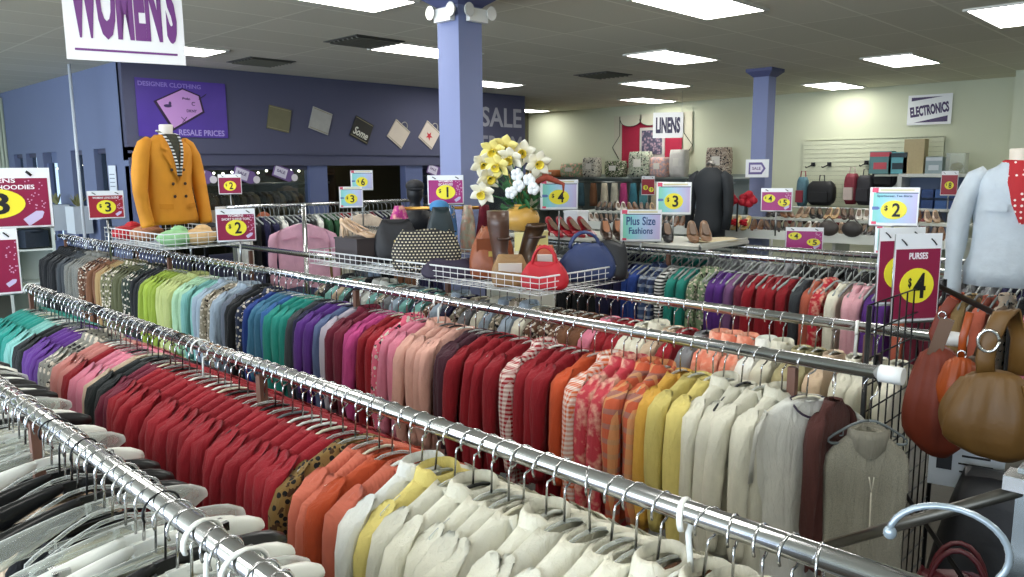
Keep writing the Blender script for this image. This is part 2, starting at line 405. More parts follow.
HB[('ivory', 'notch')] = hanger_body('notch').mesh('hanger_body', IVORY_PL)
HB[('grey', 'notch')] = hanger_body('notch').mesh('hanger_body', GREY_PL)
HB[('clear', 'clip')] = hanger_body('clip').mesh('hanger_body', CLEAR)
N_HANGER = [0]
_cl = MB()
for _s in (-1, 1): _cl.box((_s*.135, 0, -.150), (.030, .036, .020)).box((_s*.135, 0, -.166), (.012, .044, .010))
CLIPM = _cl.mesh('size_clip', CHROME)
_lb = MB().box((.085, .0, -.128), (.034, .030, .030), ry=.25); LABM = _lb.mesh('size_label', M('#c9ccc4', .5, noise=.5, scale=120))
def hanger(x, y, rz, label, group, cols=None, z=RZ):
    if cols is None:
        c = random.choices([('clear', 'notch'), ('white', 'notch'), ('black', 'notch'), ('ivory', 'notch'), ('grey', 'notch'), ('clear', 'wide'), ('white', 'wide')], [52, 18, 9, 10, 6, 0, 0])[0]
    else: c = cols
    o = link('clothes_hanger', HB[c], None, (x, y, z), rz)
    hk = HKB if (c[0] == 'black' and random.random() < .5) else (HKW if c[0] in ('white', 'ivory') and random.random() < .12 else HK)
    h_ = link('hook', hk, o); h_.rotation_euler = (random.gauss(0, .05), 0, random.gauss(0, .22))
    nm = {'clear': 'clear plastic', 'white': 'white plastic', 'black': 'black plastic', 'ivory': 'ivory plastic', 'grey': 'grey plastic'}[c[0]]
    if c[1] == 'wide':
        o.scale = (random.uniform(1.1, 1.25), 1, 1)
        if c[0] == 'white': link('size_clip', CLIPM, o); link('size_label', LABM, o)
    tag(o, nm+' hanger '+label, 'hanger', group); N_HANGER[0] += 1
    return o

# ------------------------------------------------------------------ garments (origin = rail centre)
def garment_meshes(kind, seed):
    rnd = random.Random(seed)
    n = 26; top = -.085
    hem = {'tank top': -.56, 'tunic': -.86}.get(kind, -.72) + rnd.uniform(-.05, .04)
    narrow = kind == 'tank top'
    ph = [rnd.uniform(0, 6.28) for _ in range(4)]; fk = rnd.choice((5, 6, 7)); thick = rnd.uniform(.021, .031)
    if narrow: prof = [(-.17, .055, .012), (-.19, .085, .020), (-.22, .125, .024), (-.27, .165, thick), (-.36, .172, thick+.004), (-.46, .175, thick+.008), (hem, .19, thick+.012)]
    else:
        prof = [(top-.012, .052, .030), (top-.004, .062, .033), (top-.014, .085, .028), (top-.032, .125, .024), (top-.055, .172, .026), (top-.075, .198, .03), (top-.11, .208, thick+.004), (-.26, .205, thick+.004), (-.36, .198, thick+.006), (-.46, .196, thick+.008), (-.56, .20, thick+.011), ((hem-.56)/2, .205, thick+.012), (hem+.012, .212, thick+.014), (hem, .206, thick+.010)]
    rings = []
    for i, (z, a, t) in enumerate(prof):
        u = min(1, max(0, (-z-.12)/.5)); row = []
        for j in range(n):
            th = 2*pi*j/n; c, s = cos(th), sin(th)
            x = a*math.copysign(abs(c)**.8, c); y = t*math.copysign(abs(s)**.7, s)
            y += u*(.008*sin(fk*th+ph[0]+3*z)+.006*sin((fk+4)*th+ph[1]-5*z)) + .010*u*sin(6*x+ph[2])
            x += u*.006*sin(3*th+ph[3])
            zz = z + (.012*sin(fk*th+ph[1])*u if i >= len(prof)-2 else 0)
            row.append((x, y, zz))
        rings.append(row)
    body = MB().quad_grid(rings)
    sl = []
    if not narrow and kind != 'vest':
        short = kind in ('short-sleeved top',)
        for s in (-1, 1):
            L = -.36 if short else rnd.uniform(-.70, -.60)
            out_ = rnd.uniform(-.012, .018); fy = rnd.uniform(-.012, .012)
            path = [(.165, 0, top-.052), (.19, 0, top-.068), (.212, 0, top-.10), (.226+out_*.3, fy*.3, -.24), (.232+out_*.6, fy*.7, -.34)]
            rad = [(.016, .026), (.028, .036), (.036, .038), (.037, .038), (.035, .037)]
            if not short:
                path += [(.236+out_, fy, -.44), (.234+out_, fy*1.4, -.54), (.228+out_, fy*1.6, L+.03), (.228+out_, fy*1.6, L)]
                rad += [(.033, .034), (.030, .031), (.026, .028), (.024, .024)]
            rr = []
            for k, ((x, y, z), (rx, ry)) in enumerate(zip(path, rad)):
                nn = 12; row = []
                for j in range(nn):
                    th = 2*pi*j/nn
                    w = 1+.10*sin(3*th+ph[2]+z*9)+.07*sin(z*40+ph[1]+th)
                    row.append((s*(x+rx*cos(th)*w), y+ry*sin(th)*w, z+(.016*cos(th) if k < 2 else 0)*-1))
                rr.append(row)
            sl.append(MB().quad_grid(rr, True, (True, True)))
    ex = None
    if kind in ('shirt', 'blouse', 'jacket'):     # collar
        e = MB(); rr = []
        for (a, t, z) in ((.050, .032, top-.006), (.056, .038, top+.020), (.066, .046, top+.012), (.080, .044, top-.020)):
            rr.append([(a*cos(2*pi*j/18), t*sin(2*pi*j/18), z-(.018 if 11 < j < 16 else 0)) for j in range(18)])
        ex = ('collar', e.quad_grid(rr))
    elif kind == 'turtleneck sweater':
        e = MB(); rr = []
        for (a, t, z) in ((.058, .036, top-.01), (.054, .036, top+.022), (.058, .040, top+.030), (.064, .044, top+.022), (.064, .042, top-.004)):
            rr.append([(a*cos(2*pi*j/18), t*sin(2*pi*j/18), z) for j in range(18)])
        ex = ('collar', e.quad_grid(rr))
    elif kind == 'hoodie':
        e = MB(); rr = []
        for (a, t, z, oy) in ((.070, .036, top-.01, 0), (.095, .055, top-.03, .012), (.10, .06, top-.09, .030), (.075, .045, top-.15, .040), (.02, .015, top-.17, .042)):
            rr.append([(a*cos(2*pi*j/18), oy+t*sin(2*pi*j/18), z) for j in range(18)])
        ex = ('hood', e.quad_grid(rr, True, (False, True)))
    elif kind == 'cardigan':
        e = MB()
        e.tube([(-.05, -.030, top-.005), (-.03, -.038, -.16), (.0, -.046, -.24), (.0, -.052, -.40), (.004, -.056, hem+.03)], .012, 6, flat=(1, .45))
        ex = ('button_band', e)
    return body, sl, ex, (hem, ph, thick)
GM = {}
KINDS = ['sweater', 'turtleneck sweater', 'cardigan', 'shirt', 'blouse', 'hoodie', 'tank top', 'short-sleeved top', 'vest', 'tunic']
def gmesh(kind, var, fab):
    key = (kind, var, fab)
    if key not in GM:
        body, sl, ex, _ = garment_meshes(kind, hash_(kind)+var*17)
        mt = FAB[fab]
        GM[key] = (body.mesh('body', mt), [s.mesh('sleeve', mt) for s in sl], (ex[0], ex[1].mesh(ex[0], mt)) if ex else None)
        # one joined mesh for copies too small to show parts
        j = MB()
        for q in [body]+sl+([ex[1]] if ex else []):
            b0 = len(j.v); j.v += q.v; j.f += [tuple(i+b0 for i in f) for f in q.f]; j.smooth += q.smooth
        GM[key] = GM[key]+(j.mesh('garment', mt),)
    return GM[key]
def hash_(s): return sum(ord(c)*(i+3) for i, c in enumerate(s))
def garment(kind, fab, rgb, x, y, z, rz, parts=True, var=None, tilt=0):
    var = random.randrange(4) if var is None else var
    body, sl, ex, joined = gmesh(kind, var, fab)
    nm = kind.replace('-', '_').replace(' ', '_')
    o = link(nm, body if parts else joined, None, (x, y, z), rz)
    j = random.uniform(.88, 1.12); col = (min(1, rgb[0]*j), min(1, rgb[1]*j), min(1, rgb[2]*j), 1)
    o.color = col
    if parts:
        for s in sl:
            c = link('sleeve', s, o); c.color = col
        if ex:
            c = link(ex[0], ex[1], o); c.color = col
    s = random.uniform(.93, 1.06); o.scale = (random.uniform(.93, 1.05), 1, s)
    o.location.z += (s-1)*.088-.035
    return o

COLS = {  # key: (hex, colour word, [kinds], fabric)
 'black': ('#1d1f22', 'black', 'scb', 'plain'), 'charcoal': ('#3c4146', 'charcoal', 'scb', 'plain'), 'grey heather': ('#6d7270', 'grey heathered', 'sth', 'heathered'),
 'brown print': ('#6a4632', 'brown patterned', 'sb', 'printed'), 'brown': ('#7b5238', 'brown', 'sc', 'plain'), 'tan': ('#a08456', 'tan', 'sc', 'knit'),
 'olive print': ('#6b6a4a', 'olive patterned', 'bs', 'printed'), 'olive': ('#55573a', 'olive green', 'sc', 'plain'), 'dark green print': ('#2d3b30', 'dark green patterned', 'bs', 'printed'),
 'lime': ('#92a834', 'lime green', 'sch', 'plain'), 'pale lime': ('#b2bb74', 'pale lime', 'sb', 'plain'), 'dark green': ('#17473c', 'dark green', 's', 'plain'), 'mint': ('#a9cfa8', 'mint', 's', 'plain'),
 'aqua': ('#7ab5ad', 'aqua', 'sc', 'knit'), 'pale blue': ('#a3b4c4', 'pale blue', 'bs', 'plain'), 'taupe print': ('#8d8471', 'taupe patterned', 'bs', 'printed'), 'slate': ('#6d7585', 'slate grey', 'sc', 'plain'),
 'navy print': ('#2a3550', 'navy patterned', 'bs', 'printed'), 'royal': ('#1f3f8c', 'royal blue', 'sc', 'plain'), 'steel': ('#3a7190', 'steel blue', 'sc', 'plain'), 'blue': ('#2f66a8', 'mid blue', 'sc', 'plain'),
 'teal': ('#1f8f82', 'teal', 'scs', 'plain'), 'navy': ('#242347', 'navy', 'sc', 'plain'), 'purple': ('#5b2c86', 'purple', 'sch', 'plain'), 'slate blue': ('#5b6b93', 'slate blue', 'hs', 'plain'),
 'lavender': ('#b5aebb', 'pale lavender', 's', 'plain'), 'maroon': ('#6b1930', 'maroon', 'scb', 'plain'), 'magenta': ('#b83a7c', 'magenta pink', 'sc', 'plain'), 'crimson': ('#940a1c', 'crimson', 'sscc', 'plain'),
 'pink print': ('#d85c78', 'pink patterned', 'b', 'printed'), 'pink': ('#d77b92', 'pink', 'sc', 'plain'), 'peach': ('#e3ac9b', 'peach', 'bsc', 'plain'), 'plum': ('#431e2b', 'plum', 'sc', 'plain'),
 'gingham': ('#a80f22', 'red gingham', 'i', 'gingham'), 'orange': ('#c44a18', 'orange', 'sc', 'plain'), 'orange gingham': ('#e2672c', 'orange gingham', 'i', 'gingham'), 'tiedye': ('#cf3a4a', 'coral tie-dyed', 'b', 'tie-dyed'),
 'plaid': ('#cc5a34', 'orange plaid', 'i', 'plaid'), 'mustard': ('#d9a53c', 'mustard yellow', 'sc', 'plain'), 'yellow': ('#ddcb74', 'pale yellow', 'sb', 'plain'), 'cream': ('#e2dfcc', 'cream', 'scbisc', 'plain'),
 'dark': ('#202425', 'near-black', 's', 'plain'), 'grey print': ('#8b8a80', 'grey patterned', 'b', 'printed'), 'salmon': ('#c98078', 'salmon', 's', 'plain'), 'beige': ('#c4ad93', 'beige', 'sc', 'knit'),
 'leopard': ('#8a6b38', 'leopard print', 'c', 'leopard'), 'coral': ('#c4634a', 'coral', 'sc', 'knit'), 'white': ('#e8e9e2', 'white', 'bi', 'plain'), 'khaki': ('#a39a72', 'khaki', 's', 'plain'),
 'grey': ('#84868a', 'grey', 'sb', 'plain'), 'coral print': ('#e08266', 'coral patterned', 'b', 'tie-dyed'), 'denim': ('#3c5470', 'denim blue', 'i', 'heathered'), 'light blue': ('#8fa6c2', 'light blue', 'i', 'plain'),
 'navy plaid': ('#28355a', 'navy plaid', 'i', 'navy plaid'), 'stripe': ('#202226', 'black and white striped', 's', 'striped'), 'green print': ('#7e9470', 'green patterned', 'b', 'printed'), 'mauve': ('#83588a', 'mauve', 's', 'plain'),
 'crimson print': ('#c0142c', 'red patterned', 'b', 'tie-dyed'), 'pale pink': ('#e0a7b2', 'pale pink', 'bs', 'plain'), 'hot pink': ('#d8366e', 'hot pink', 's', 'plain'), 'cream print': ('#d8c4ac', 'cream patterned', 'b', 'printed'),
 'green': ('#2f5a3c', 'forest green', 's', 'plain'),
}
KL = {'s': 'sweater', 't': 'turtleneck sweater', 'c': 'cardigan', 'i': 'shirt', 'b': 'blouse', 'h': 'hoodie'}
ORD = ['first', 'second', 'third', 'fourth', 'fifth', 'sixth', 'seventh', 'eighth', 'ninth', 'tenth', 'eleventh', 'twelfth', 'thirteenth', 'fourteenth', 'fifteenth', 'sixteenth', 'seventeenth', 'eighteenth', 'nineteenth', 'twentieth'] + \
      ['twenty-'+w for w in ('first', 'second', 'third', 'fourth', 'fifth', 'sixth', 'seventh', 'eighth', 'ninth')] + ['thirtieth'] + ['thirty-'+w for w in ('first', 'second', 'third', 'fourth', 'fifth', 'sixth', 'seventh', 'eighth', 'ninth')]
def fill_rail(x, z, runs, step, where, group, parts, want_hangers, kinds=None, horiz=None, hcols=None, rzb=0, jit=.008):
    """runs: descending (y, key); garments from the far end towards the near end"""
    plan = []; y = runs[0][0]; i = 0
    while y > runs[-1][0]:
        while i+1 < len(runs)-1 and y <= runs[i+1][0]: i += 1
        plan.append((y, runs[i][1])); y -= step*random.uniform(.8, 1.2)
    cnt = {}; seq = []
    for y, key in plan:
        if key == 'mix': key = random.choice(['grey', 'white', 'aqua', 'cream', 'brown print', 'navy', 'beige', 'taupe print', 'black', 'pale blue'])
        hx, word, ks, fab = COLS[key]
        kind = kinds(key) if kinds else KL[random.choice(ks)]
        if kind in ('shirt', 'blouse') and fab == 'knit': fab = 'plain'
        if kind == 'turtleneck sweater' and fab == 'plain' and random.random() < .5: fab = 'knit'
        cnt.setdefault((word, kind), []).append(len(seq)); seq.append([y, hx, word, kind, fab, 0])
    for lst in cnt.values():
        for k, ix in enumerate(lst): seq[ix][5] = (k+1, len(lst))
    for y, hx, word, kind, fab, (k, n) in seq:
        rz = rzb+random.gauss(0, .05)
        px, py = (x, y) if horiz is None else (y, x)
        if horiz is not None: rz += pi/2
        lab = (('%s ' % ORD[k-1]) if n > 1 else 'only ')+word+' '+kind
        o = garment(kind, fab, s2l(hx), px, py+random.uniform(-jit, jit)*0, z, rz, parts)
        tag(o, lab+(' from the far end of ' if n > 1 else ' on ')+where, {'shirt': 'shirt', 'blouse': 'blouse', 'hoodie': 'hoodie', 'cardigan': 'cardigan', 'tank top': 'tank top'}.get(kind, 'sweater' if 'sweater' in kind else 'top'), group)
        if want_hangers:
            hanger(px, py, rz, 'in the %s on %s' % (lab.replace('only ', ''), where), 'hangers on '+where, hcols() if hcols else None, z)
    return len(seq)

R2 = [(8.95, 'black'), (8.37, 'charcoal'), (8.13, 'grey heather'), (7.74, 'brown print'), (7.47, 'brown'), (7.32, 'tan'), (7.12, 'olive print'), (6.89, 'olive'), (6.67, 'dark green print'), (6.54, 'black'), (6.29, 'lime'), (5.98, 'pale lime'), (5.76, 'dark green'), (5.69, 'mint'), (5.52, 'aqua'), (5.37, 'pale blue'), (5.23, 'taupe print'), (5.08, 'pale blue'), (4.94, 'slate'), (4.84, 'black'), (4.73, 'navy print'), (4.61, 'royal'), (4.52, 'steel'), (4.43, 'blue'), (4.32, 'teal'), (4.11, 'charcoal'), (4.04, 'navy'), (3.96, 'purple'), (3.81, 'slate blue'), (3.72, 'lavender'), (3.64, 'maroon'), (3.51, 'magenta'), (3.37, 'crimson'), (3.24, 'pink print'), (3.17, 'pink'), (3.0, 'peach'), (2.74, 'plum'), (2.59, 'crimson'), (2.32, 'gingham'), (2.24, 'crimson'), (2.03, 'orange'), (1.93, 'orange gingham'), (1.87, 'tiedye'), (1.73, 'plaid'), (1.63, 'mustard'), (1.51, 'yellow'), (1.43, 'cream'), (1.15, 'end')]
fill_rail(2.54, RZ, R2, .072, 'the rainbow-sorted rail', 'tops on the rainbow-sorted rail', True, True, rzb=-.10)
R1 = [(5.08, 'teal'), (4.63, 'aqua'), (4.45, 'dark'), (4.34, 'purple'), (4.02, 'grey print'), (3.84, 'salmon'), (3.68, 'crimson'), (3.57, 'pink'), (3.42, 'beige'), (3.33, 'dark'), (3.24, 'maroon'), (3.11, 'crimson'), (1.88, 'leopard'), (1.82, 'coral'), (1.70, 'orange'), (1.62, 'coral'), (1.56, 'white'), (1.53, 'black'), (1.5, 'yellow'), (1.41, 'cream'), (0.77, 'brown'), (0.7, 'cream'), (0.45, 'end')]
fill_rail(1.24, RZ, R1, .059, 'the thick front rail', 'tops on the front rail', True, True, rzb=-.12)
R3 = [(4.9, 'mix'), (2.83, 'brown print'), (2.61, 'brown'), (2.48, 'pink'), (2.35, 'crimson'), (2.26, 'cream'), (2.11, 'beige'), (2.04, 'black'), (1.98, 'crimson'), (1.91, 'grey'), (1.81, 'coral print'), (1.63, 'white'), (1.52, 'cream'), (1.4, 'khaki'), (1.32, 'beige'), (1.19, 'cream'), (0.95, 'end')]
fill_rail(3.24, RZ, R3, .08, 'the rail behind the rainbow', 'tops on the rail behind the rainbow', True, True)
R0 = [(4.1, 'white'), (3.9, 'beige'), (3.6, 'grey'), (3.4, 'black'), (3.25, 'cream'), (2.95, 'cream'), (2.7, 'olive'), (2.55, 'black'), (2.3, 'beige'), (2.1, 'black'), (1.95, 'khaki'), (1.75, 'cream'), (1.6, 'black'), (1.45, 'yellow'), (1.35, 'white'), (1.2, 'khaki'), (1.0, 'end')]
fill_rail(.56, RZ, R0, .056, 'the nearest pipe', 'tank tops on the nearest pipe', True, True, kinds=lambda k: 'tank top',
          hcols=lambda: random.choice([('clear', 'notch'), ('clear', 'wide'), ('white', 'wide'), ('black', 'wide'), ('clear', 'clip'), ('clear', 'wide'), ('white', 'wide'), ('black', 'wide')]), rzb=.06)
R4 = [(8.55, 'black'), (7.98, 'tan'), (7.7, 'cream'), (7.46, 'denim'), (7.17, 'light blue'), (6.89, 'black'), (6.63, 'brown'), (6.29, 'navy'), (4.61, 'black'), (3.93, 'navy'), (3.68, 'royal'), (3.53, 'navy plaid'), (3.39, 'stripe'), (3.27, 'teal'), (3.12, 'green print'), (2.95, 'purple'), (2.82, 'mauve'), (2.7, 'maroon'), (2.65, 'crimson'), (2.29, 'charcoal'), (2.22, 'coral'), (2.14, 'crimson print'), (2.02, 'cream'), (1.96, 'maroon'), (1.92, 'pale pink'), (1.83, 'hot pink'), (1.75, 'purple'), (1.67, 'coral'), (1.55, 'maroon'), (1.41, 'orange'), (1.27, 'tan'), (1.2, 'coral'), (1.06, 'cream print'), (1.01, 'black'), (0.96, 'pink'), (0.75, 'end')]
fill_rail(5.3, RZ, R4, .085, 'the far front rail', 'tops on the far rack', False, False)
R5 = [(4.6, 'navy'), (4.0, 'teal'), (3.4, 'grey'), (2.6, 'black'), (1.8, 'grey'), (1.2, 'navy'), (.8, 'end')]
fill_rail(5.95, RZ, R5, .11, 'the far back rail', 'tops on the back rail of the far rack', False, False)

def far_hangers(name, lab, x, y0, y1, step, z=RZ, horiz=False, mat=None):
    b = MB(); y = y0; src = hook_path(); rnd = random.Random(3)
    while y < y1:
        s0 = len(b.v)
        b.tube(src[::2]+[src[-1]], .003, 4)
        b.tube([(-.20, 0, -.19), (-.03, 0, -.125), (.03, 0, -.125), (.20, 0, -.19)], .009, 5, flat=(.6, 1.5))
        a = rnd.gauss(0, .06)+(pi/2 if horiz else 0); rm = Matrix.Rotation(a, 3, 'Z')
        off = Vector((y, x, z)) if horiz else Vector((x, y, z))
        b.xf(lambda p: rm @ p + off, s0); y += step*rnd.uniform(.7, 1.3)
    o = b.build(name, mat or M('#aab0ae', .25, .15)); tag(o, lab, 'hangers', None, 'stuff'); return o
far_hangers('clothes_hangers', 'pale hangers crowding the front rail of the far rack', 5.3, .7, 8.5, .055)
far_hangers('clothes_hangers', 'pale hangers crowding the back rail of the far rack', 5.95, .7, 6.2, .055)

# ------------------------------------------------------------------ price signs
YEL = M('#f2e53a', .4); YEL_E = YEL
SIGN_WHITE = M('#eceff2', .35, coat=.2)
BURG = M('#8c1d44', .35, noise=.15, scale=8); MAG = M('#a52a78', .35, noise=.25, scale=6); RED_S = M('#9c1f30', .35, noise=.1, scale=8)
INK = M('#15151a', .5); WHITE_T = M('#f2ecf0', .5)
def pastel():
    m, nt, out = new_mat('pastel_card'); b = principled(nt, out, Roughness=.4)
    tc = nt.nodes.new('ShaderNodeTexCoord'); sp = nt.nodes.new('ShaderNodeSeparateXYZ'); nt.links.new(tc.outputs['Object'], sp.inputs[0])
    mr = nt.nodes.new('ShaderNodeMapRange'); mr.inputs[1].default_value = -.16; mr.inputs[2].default_value = .16; nt.links.new(sp.outputs[0], mr.inputs[0])
    cr = nt.nodes.new('ShaderNodeValToRGB'); el = cr.color_ramp.elements
    el[0].color = C4(s2l('#7fcf9f')); el[1].color = C4(s2l('#c9b4dc')); e = el.new(.28); e.color = C4(s2l('#8fd6dc')); e = el.new(.6); e.color = C4(s2l('#b9cfee'))
    nt.links.new(mr.outputs[0], cr.inputs[0]); nt.links.new(cr.outputs[0], b.inputs['Base Color']); return m
PASTEL = pastel()
def oval(x, z, a, c, y0=-.006, y1=-.003, n=28): return MB().plate([(x+a*cos(2*pi*k/n), z+c*sin(2*pi*k/n)) for k in range(n)], y0, y1)
def tag_shape(x, z, s, rot=.6):
    p = [(-1, -.45), (.5, -.45), (1, -.1), (1, .1), (.5, .45), (-1, .45)]
    return MB().plate([(x+s*(a*cos(rot)-c*sin(rot)), z+s*(a*sin(rot)+c*cos(rot))) for a, c in p], -.0062, -.003)
def price_sign(label, x, y, z, w, h, style, price, caption='', post_to=None, yaw=None, prices=None, post_x=0, small=False):
    yaw = atan2(-x, y) if yaw is None else yaw
    t = thing('price_sign', label, 'price sign', (x, y, z), yaw)
    MB().box((0, 0, 0), (w, .006, h)).build('card', SIGN_WHITE, t)
    f = .16*h
    ground = {'burg': BURG, 'mag': MAG, 'red': RED_S, 'pastel': PASTEL}[style]
    if style == 'pastel':
        MB().box((.004, -.004, -.035*h), (w*.90, .003, h*.80)).build('coloured_panel', ground, t)
        MB().box((-w*.40, -.004, h*.43), (w*.13, .004, h*.12)).build('pink_corner', M('#e0506e', .4), t); MB().box((-w*.40, -.0045, -h*.44), (w*.10, .004, h*.07)).build('pink_corner', M('#e0506e', .4), t)
        MB().box((w*.05, -.004, h*.43), (w*.70, .003, h*.05)).build('pale_band', M('#d8d2a8', .5), t)
        MB().box((w*.05, -.006, h*.355), (w*.86, .002, h*.025)).build('rule', M('#47506c', .4), t)
    else:
        MB().box((0, -.004, -f*.45), (w*.95, .003, h*.80)).build('coloured_panel', ground, t)
        for sx in (-.32, .32):
            MB().tube([(sx*w-.012, -.005, h*.44), (sx*w, -.006, h*.41), (sx*w+.012, -.006, h*.37)], .004*w/.3, 5).build('binder_clip', INK, t)
    if caption:
        lines = caption.split('|')
        for i, s in enumerate(lines):
            text(t, s, 0, h*(.25 if style != 'pastel' else .27)-i*h*.11+(len(lines)-1)*h*.04, w*(.72 if len(s) > 8 else .4), h*.075, WHITE_T if style != 'pastel' else M('#2f5a78', .5), -.0068)
    for (pr, ox, oz, sc) in (prices or ([(price, 0, -h*.09, 1.0)] if price else [])):
        h_ = min(h, w*1.05)*(1.3 if w < .22 and h > .3 else 1)
        oval(ox, oz, w*.27*sc*(1.35 if w < .22 and h > .3 else 1), h_*.25*sc, -.0085, -.005).build('yellow_oval', YEL, t)
        text(t, '$', ox-w*.16*sc, oz+h_*.04*sc, w*.07*sc, h_*.15*sc, INK, -.0098)
        text(t, pr, ox+w*.05*sc, oz, w*((.27 if w < .22 and h > .3 else .17) if len(pr) == 1 else .3)*sc*(.32 if pr == '1' else 1), h_*.36*sc, INK, -.0098)
    if style != 'pastel' and not small:
        tag_shape(w*.34, -h*.33, w*.095).build('printed_tag', M('#c9bfe0', .4), t)
        sn = MB()
        rnd = random.Random(int(x*100))
        for k in range(22):
            sx, sz = w*rnd.uniform(.28, .46), h*rnd.uniform(-.2, .30); sn.box((sx, -.0062, sz), (.006, .001, .006))
        sn.build('snow_dots', M('#d9a8c8', .5), t)
    elif style == 'pastel' and price:
        tag_shape(-w*.37, -h*.05, w*.08, 0).build('printed_tag', M('#5c7ab4', .4), t)
    MB().tube([(-w/2, 0, -h/2-.004), (w/2, 0, -h/2-.004)], .005, 6).tube([(-w/2, 0, -h/2), (-w/2, 0, h/2)], .003, 5).tube([(w/2, 0, -h/2), (w/2, 0, h/2)], .003, 5).build('sign_holder', CHROME_D, t)
    if post_to is not None:
        MB().tube([(post_x, .006, -h/2), (post_x, .006, post_to-z)], .007, 8).build('post', CHROME_D, t)
    return t
price_sign('large burgundy sweaters and hoodies three dollar sign cut by the left photo edge', 1.06, 4.88, 1.92, .54, .32, 'burg', '3', 'WOMENS|SWEATERS/ HOODIES', RZ, post_x=.05)
price_sign('burgundy snow-flecked sign hanging below the large hoodies sign at the left edge', 0.97, 4.69, 1.60, .27, .34, 'burg', '', '', RZ)
price_sign('tilted red three dollar sign with tan edge, left of the mustard blazer', 2.04, 6.14, 1.82, .235, .20, 'red', '3', 'WOMENS LONG SLEEVE', RZ)
price_sign('burgundy two dollar sign below the mustard blazer sleeve', 2.58, 5.22, 1.68, .26, .225, 'burg', '2', 'WOMENS|SHORT SLEEVE TOPS', RZ, post_x=.02)
price_sign('small far burgundy two dollar sign in front of the shop window', 4.55, 9.30, 1.90, .27, .24, 'burg', '2', '', 1.2, small=True)
price_sign('green-edged three dollar sign above the cream and red tops', 4.62, 6.79, 1.785, .235, .21, 'pastel', '3', '', RZ)
price_sign('green-edged six dollar sign, higher one beside the pink jacket', 4.97, 7.09, 1.95, .235, .21, 'pastel', '6', '', RZ)
price_sign('magenta one dollar sign on the near column side', 3.62, 4.16, 1.915, .25, .20, 'mag', '1', 'WOMENS|SCARVES', RZ, post_x=.02)
price_sign('pastel four dollar sign right of the daffodils', 4.77, 4.10, 1.85, .30, .235, 'pastel', '4', '', RZ)
price_sign('pastel three dollar sign above the far shoe shelf', 6.14, 3.90, 1.78, .31, .29, 'pastel', '3', '', RZ)
price_sign('pastel plus size fashions sign on the far rack', 4.95, 3.43, 1.62, .31, .24, 'pastel', '', '', RZ)
pf = bpy.data.objects['price_sign.010'] if 'price_sign.010' in bpy.data.objects else None
if pf:
    text(pf, 'Plus Size', 0, .035, .22, .065, M('#2e4f86', .5), -.0068); text(pf, 'Fashions', 0, -.04, .18, .05, M('#2e4f86', .5), -.0068)
price_sign('upper magenta four and five dollar sign by the far column', 6.57, 3.12, 1.77, .26, .20, 'mag', '', '', 1.45, prices=[('4', -.062, .01, .72), ('5', .062, -.025, .72)])
price_sign('lower magenta four and five dollar sign on the far rack', 6.47, 2.81, 1.45, .30, .19, 'mag', '', '', 1.2, prices=[('4', -.075, .02, .66), ('5', .075, -.03, .66)])
price_sign('large pastel two dollar sign beside the white jacket', 4.61, 1.50, 1.83, .245, .21, 'pastel', '2', 'Sportswear, Tee Shirts', RZ)
price_sign('pastel sign half hidden below the large two dollar sign', 4.80, 1.54, 1.63, .22, .17, 'pastel', '', '', RZ)
price_sign('tall burgundy purses four dollar sign standing on the black grid panel', 3.22, .95, 1.625, .20, .34, 'burg', '4', 'PURSES', None, yaw=-.62, small=True)
price_sign('burgundy sign half hidden behind the purses sign', 3.44, 1.08, 1.64, .21, .32, 'burg', '4', '', None, yaw=-.62, small=True)
price_sign('tiny red two-price sign on the far linen shelf', 12.6, 8.58, 1.73, .25, .36, 'red', '', '', 1.3, prices=[('8', -.05, -.04, .7), ('9', .06, -.08, .7)], small=True)
price_sign('tiny red eight dollar sign by the electronics shelf', 12.9, 3.44, 1.80, .22, .36, 'red', '8', '', 1.2, small=True)
t = thing('arrow_sign', 'small white card with purple tag on the far column', 'sign', (9.95, 5.02, 2.04), atan2(-9.95, 5.02))
MB().box((0, 0, 0), (.30, .006, .24)).build('card', SIGN_WHITE, t); MB().plate([(-.11, -.08), (.06, -.08), (.11, 0), (.06, .08), (-.11, .08)], -.006, -.003).build('purple_tag', M('#6a5f9a', .5), t)
MB().plate([(-.09, -.05), (.05, -.05), (.08, 0), (.05, .05), (-.09, .05)], -.008, -.006).build('tag_face', M('#e6e2f0', .5), t); text(t, 'SALE', -.01, 0, .11, .04, M('#6a3f8a', .5), -.0095)

# hanging department signs
def dept_sign(label, x, y, z, w, h, s, yaw, tx, tz, tw, th, col='#6a2a78', style=0, chain=True):
    t = thing('hanging_sign', label, 'sign', (x, y, z), yaw)
    MB().box((0, 0, 0), (w, .008, h)).build('board', M('#e9eaea', .4), t)
    text(t, s, tx, tz, tw, th, M(col, .5), -.0065, bold=.05)
    if style == 0: MB().box((0, -.0055, -h*.40), (w*.86, .002, .012)).build('underline', M(col, .5), t)
    if style == 1:
        k = MB(); k.plate([(-w*.42, h*.30), (w*.30, h*.42), (-w*.42, h*.42)], -.006, -.004); k.plate([(w*.42, -h*.42), (-w*.34, -h*.42), (w*.42, -h*.22)], -.006, -.004)
        k.build('corner_wedge', M(col, .5), t)
    if chain:
        for sx in (-1, 1): MB().tube([(sx*w*.45, 0, h/2), (sx*w*.45, 0, CEIL-z)], .0025, 5).build('hanging_wire', CHROME_D, t)
    return t
dept_sign("white women's sign with purple letters hanging at the top left", 1.73, 4.66, 2.94, .60, .56, "WOMEN'S", -.28, 0, .045, .53, .42)
dept_sign('white linens sign hanging in front of the red quilt', 11.9, 7.71, 2.80, .52, .44, 'LINENS', atan2(-12, 8.0), 0, 0, .42, .28, '#2c2848', 2)
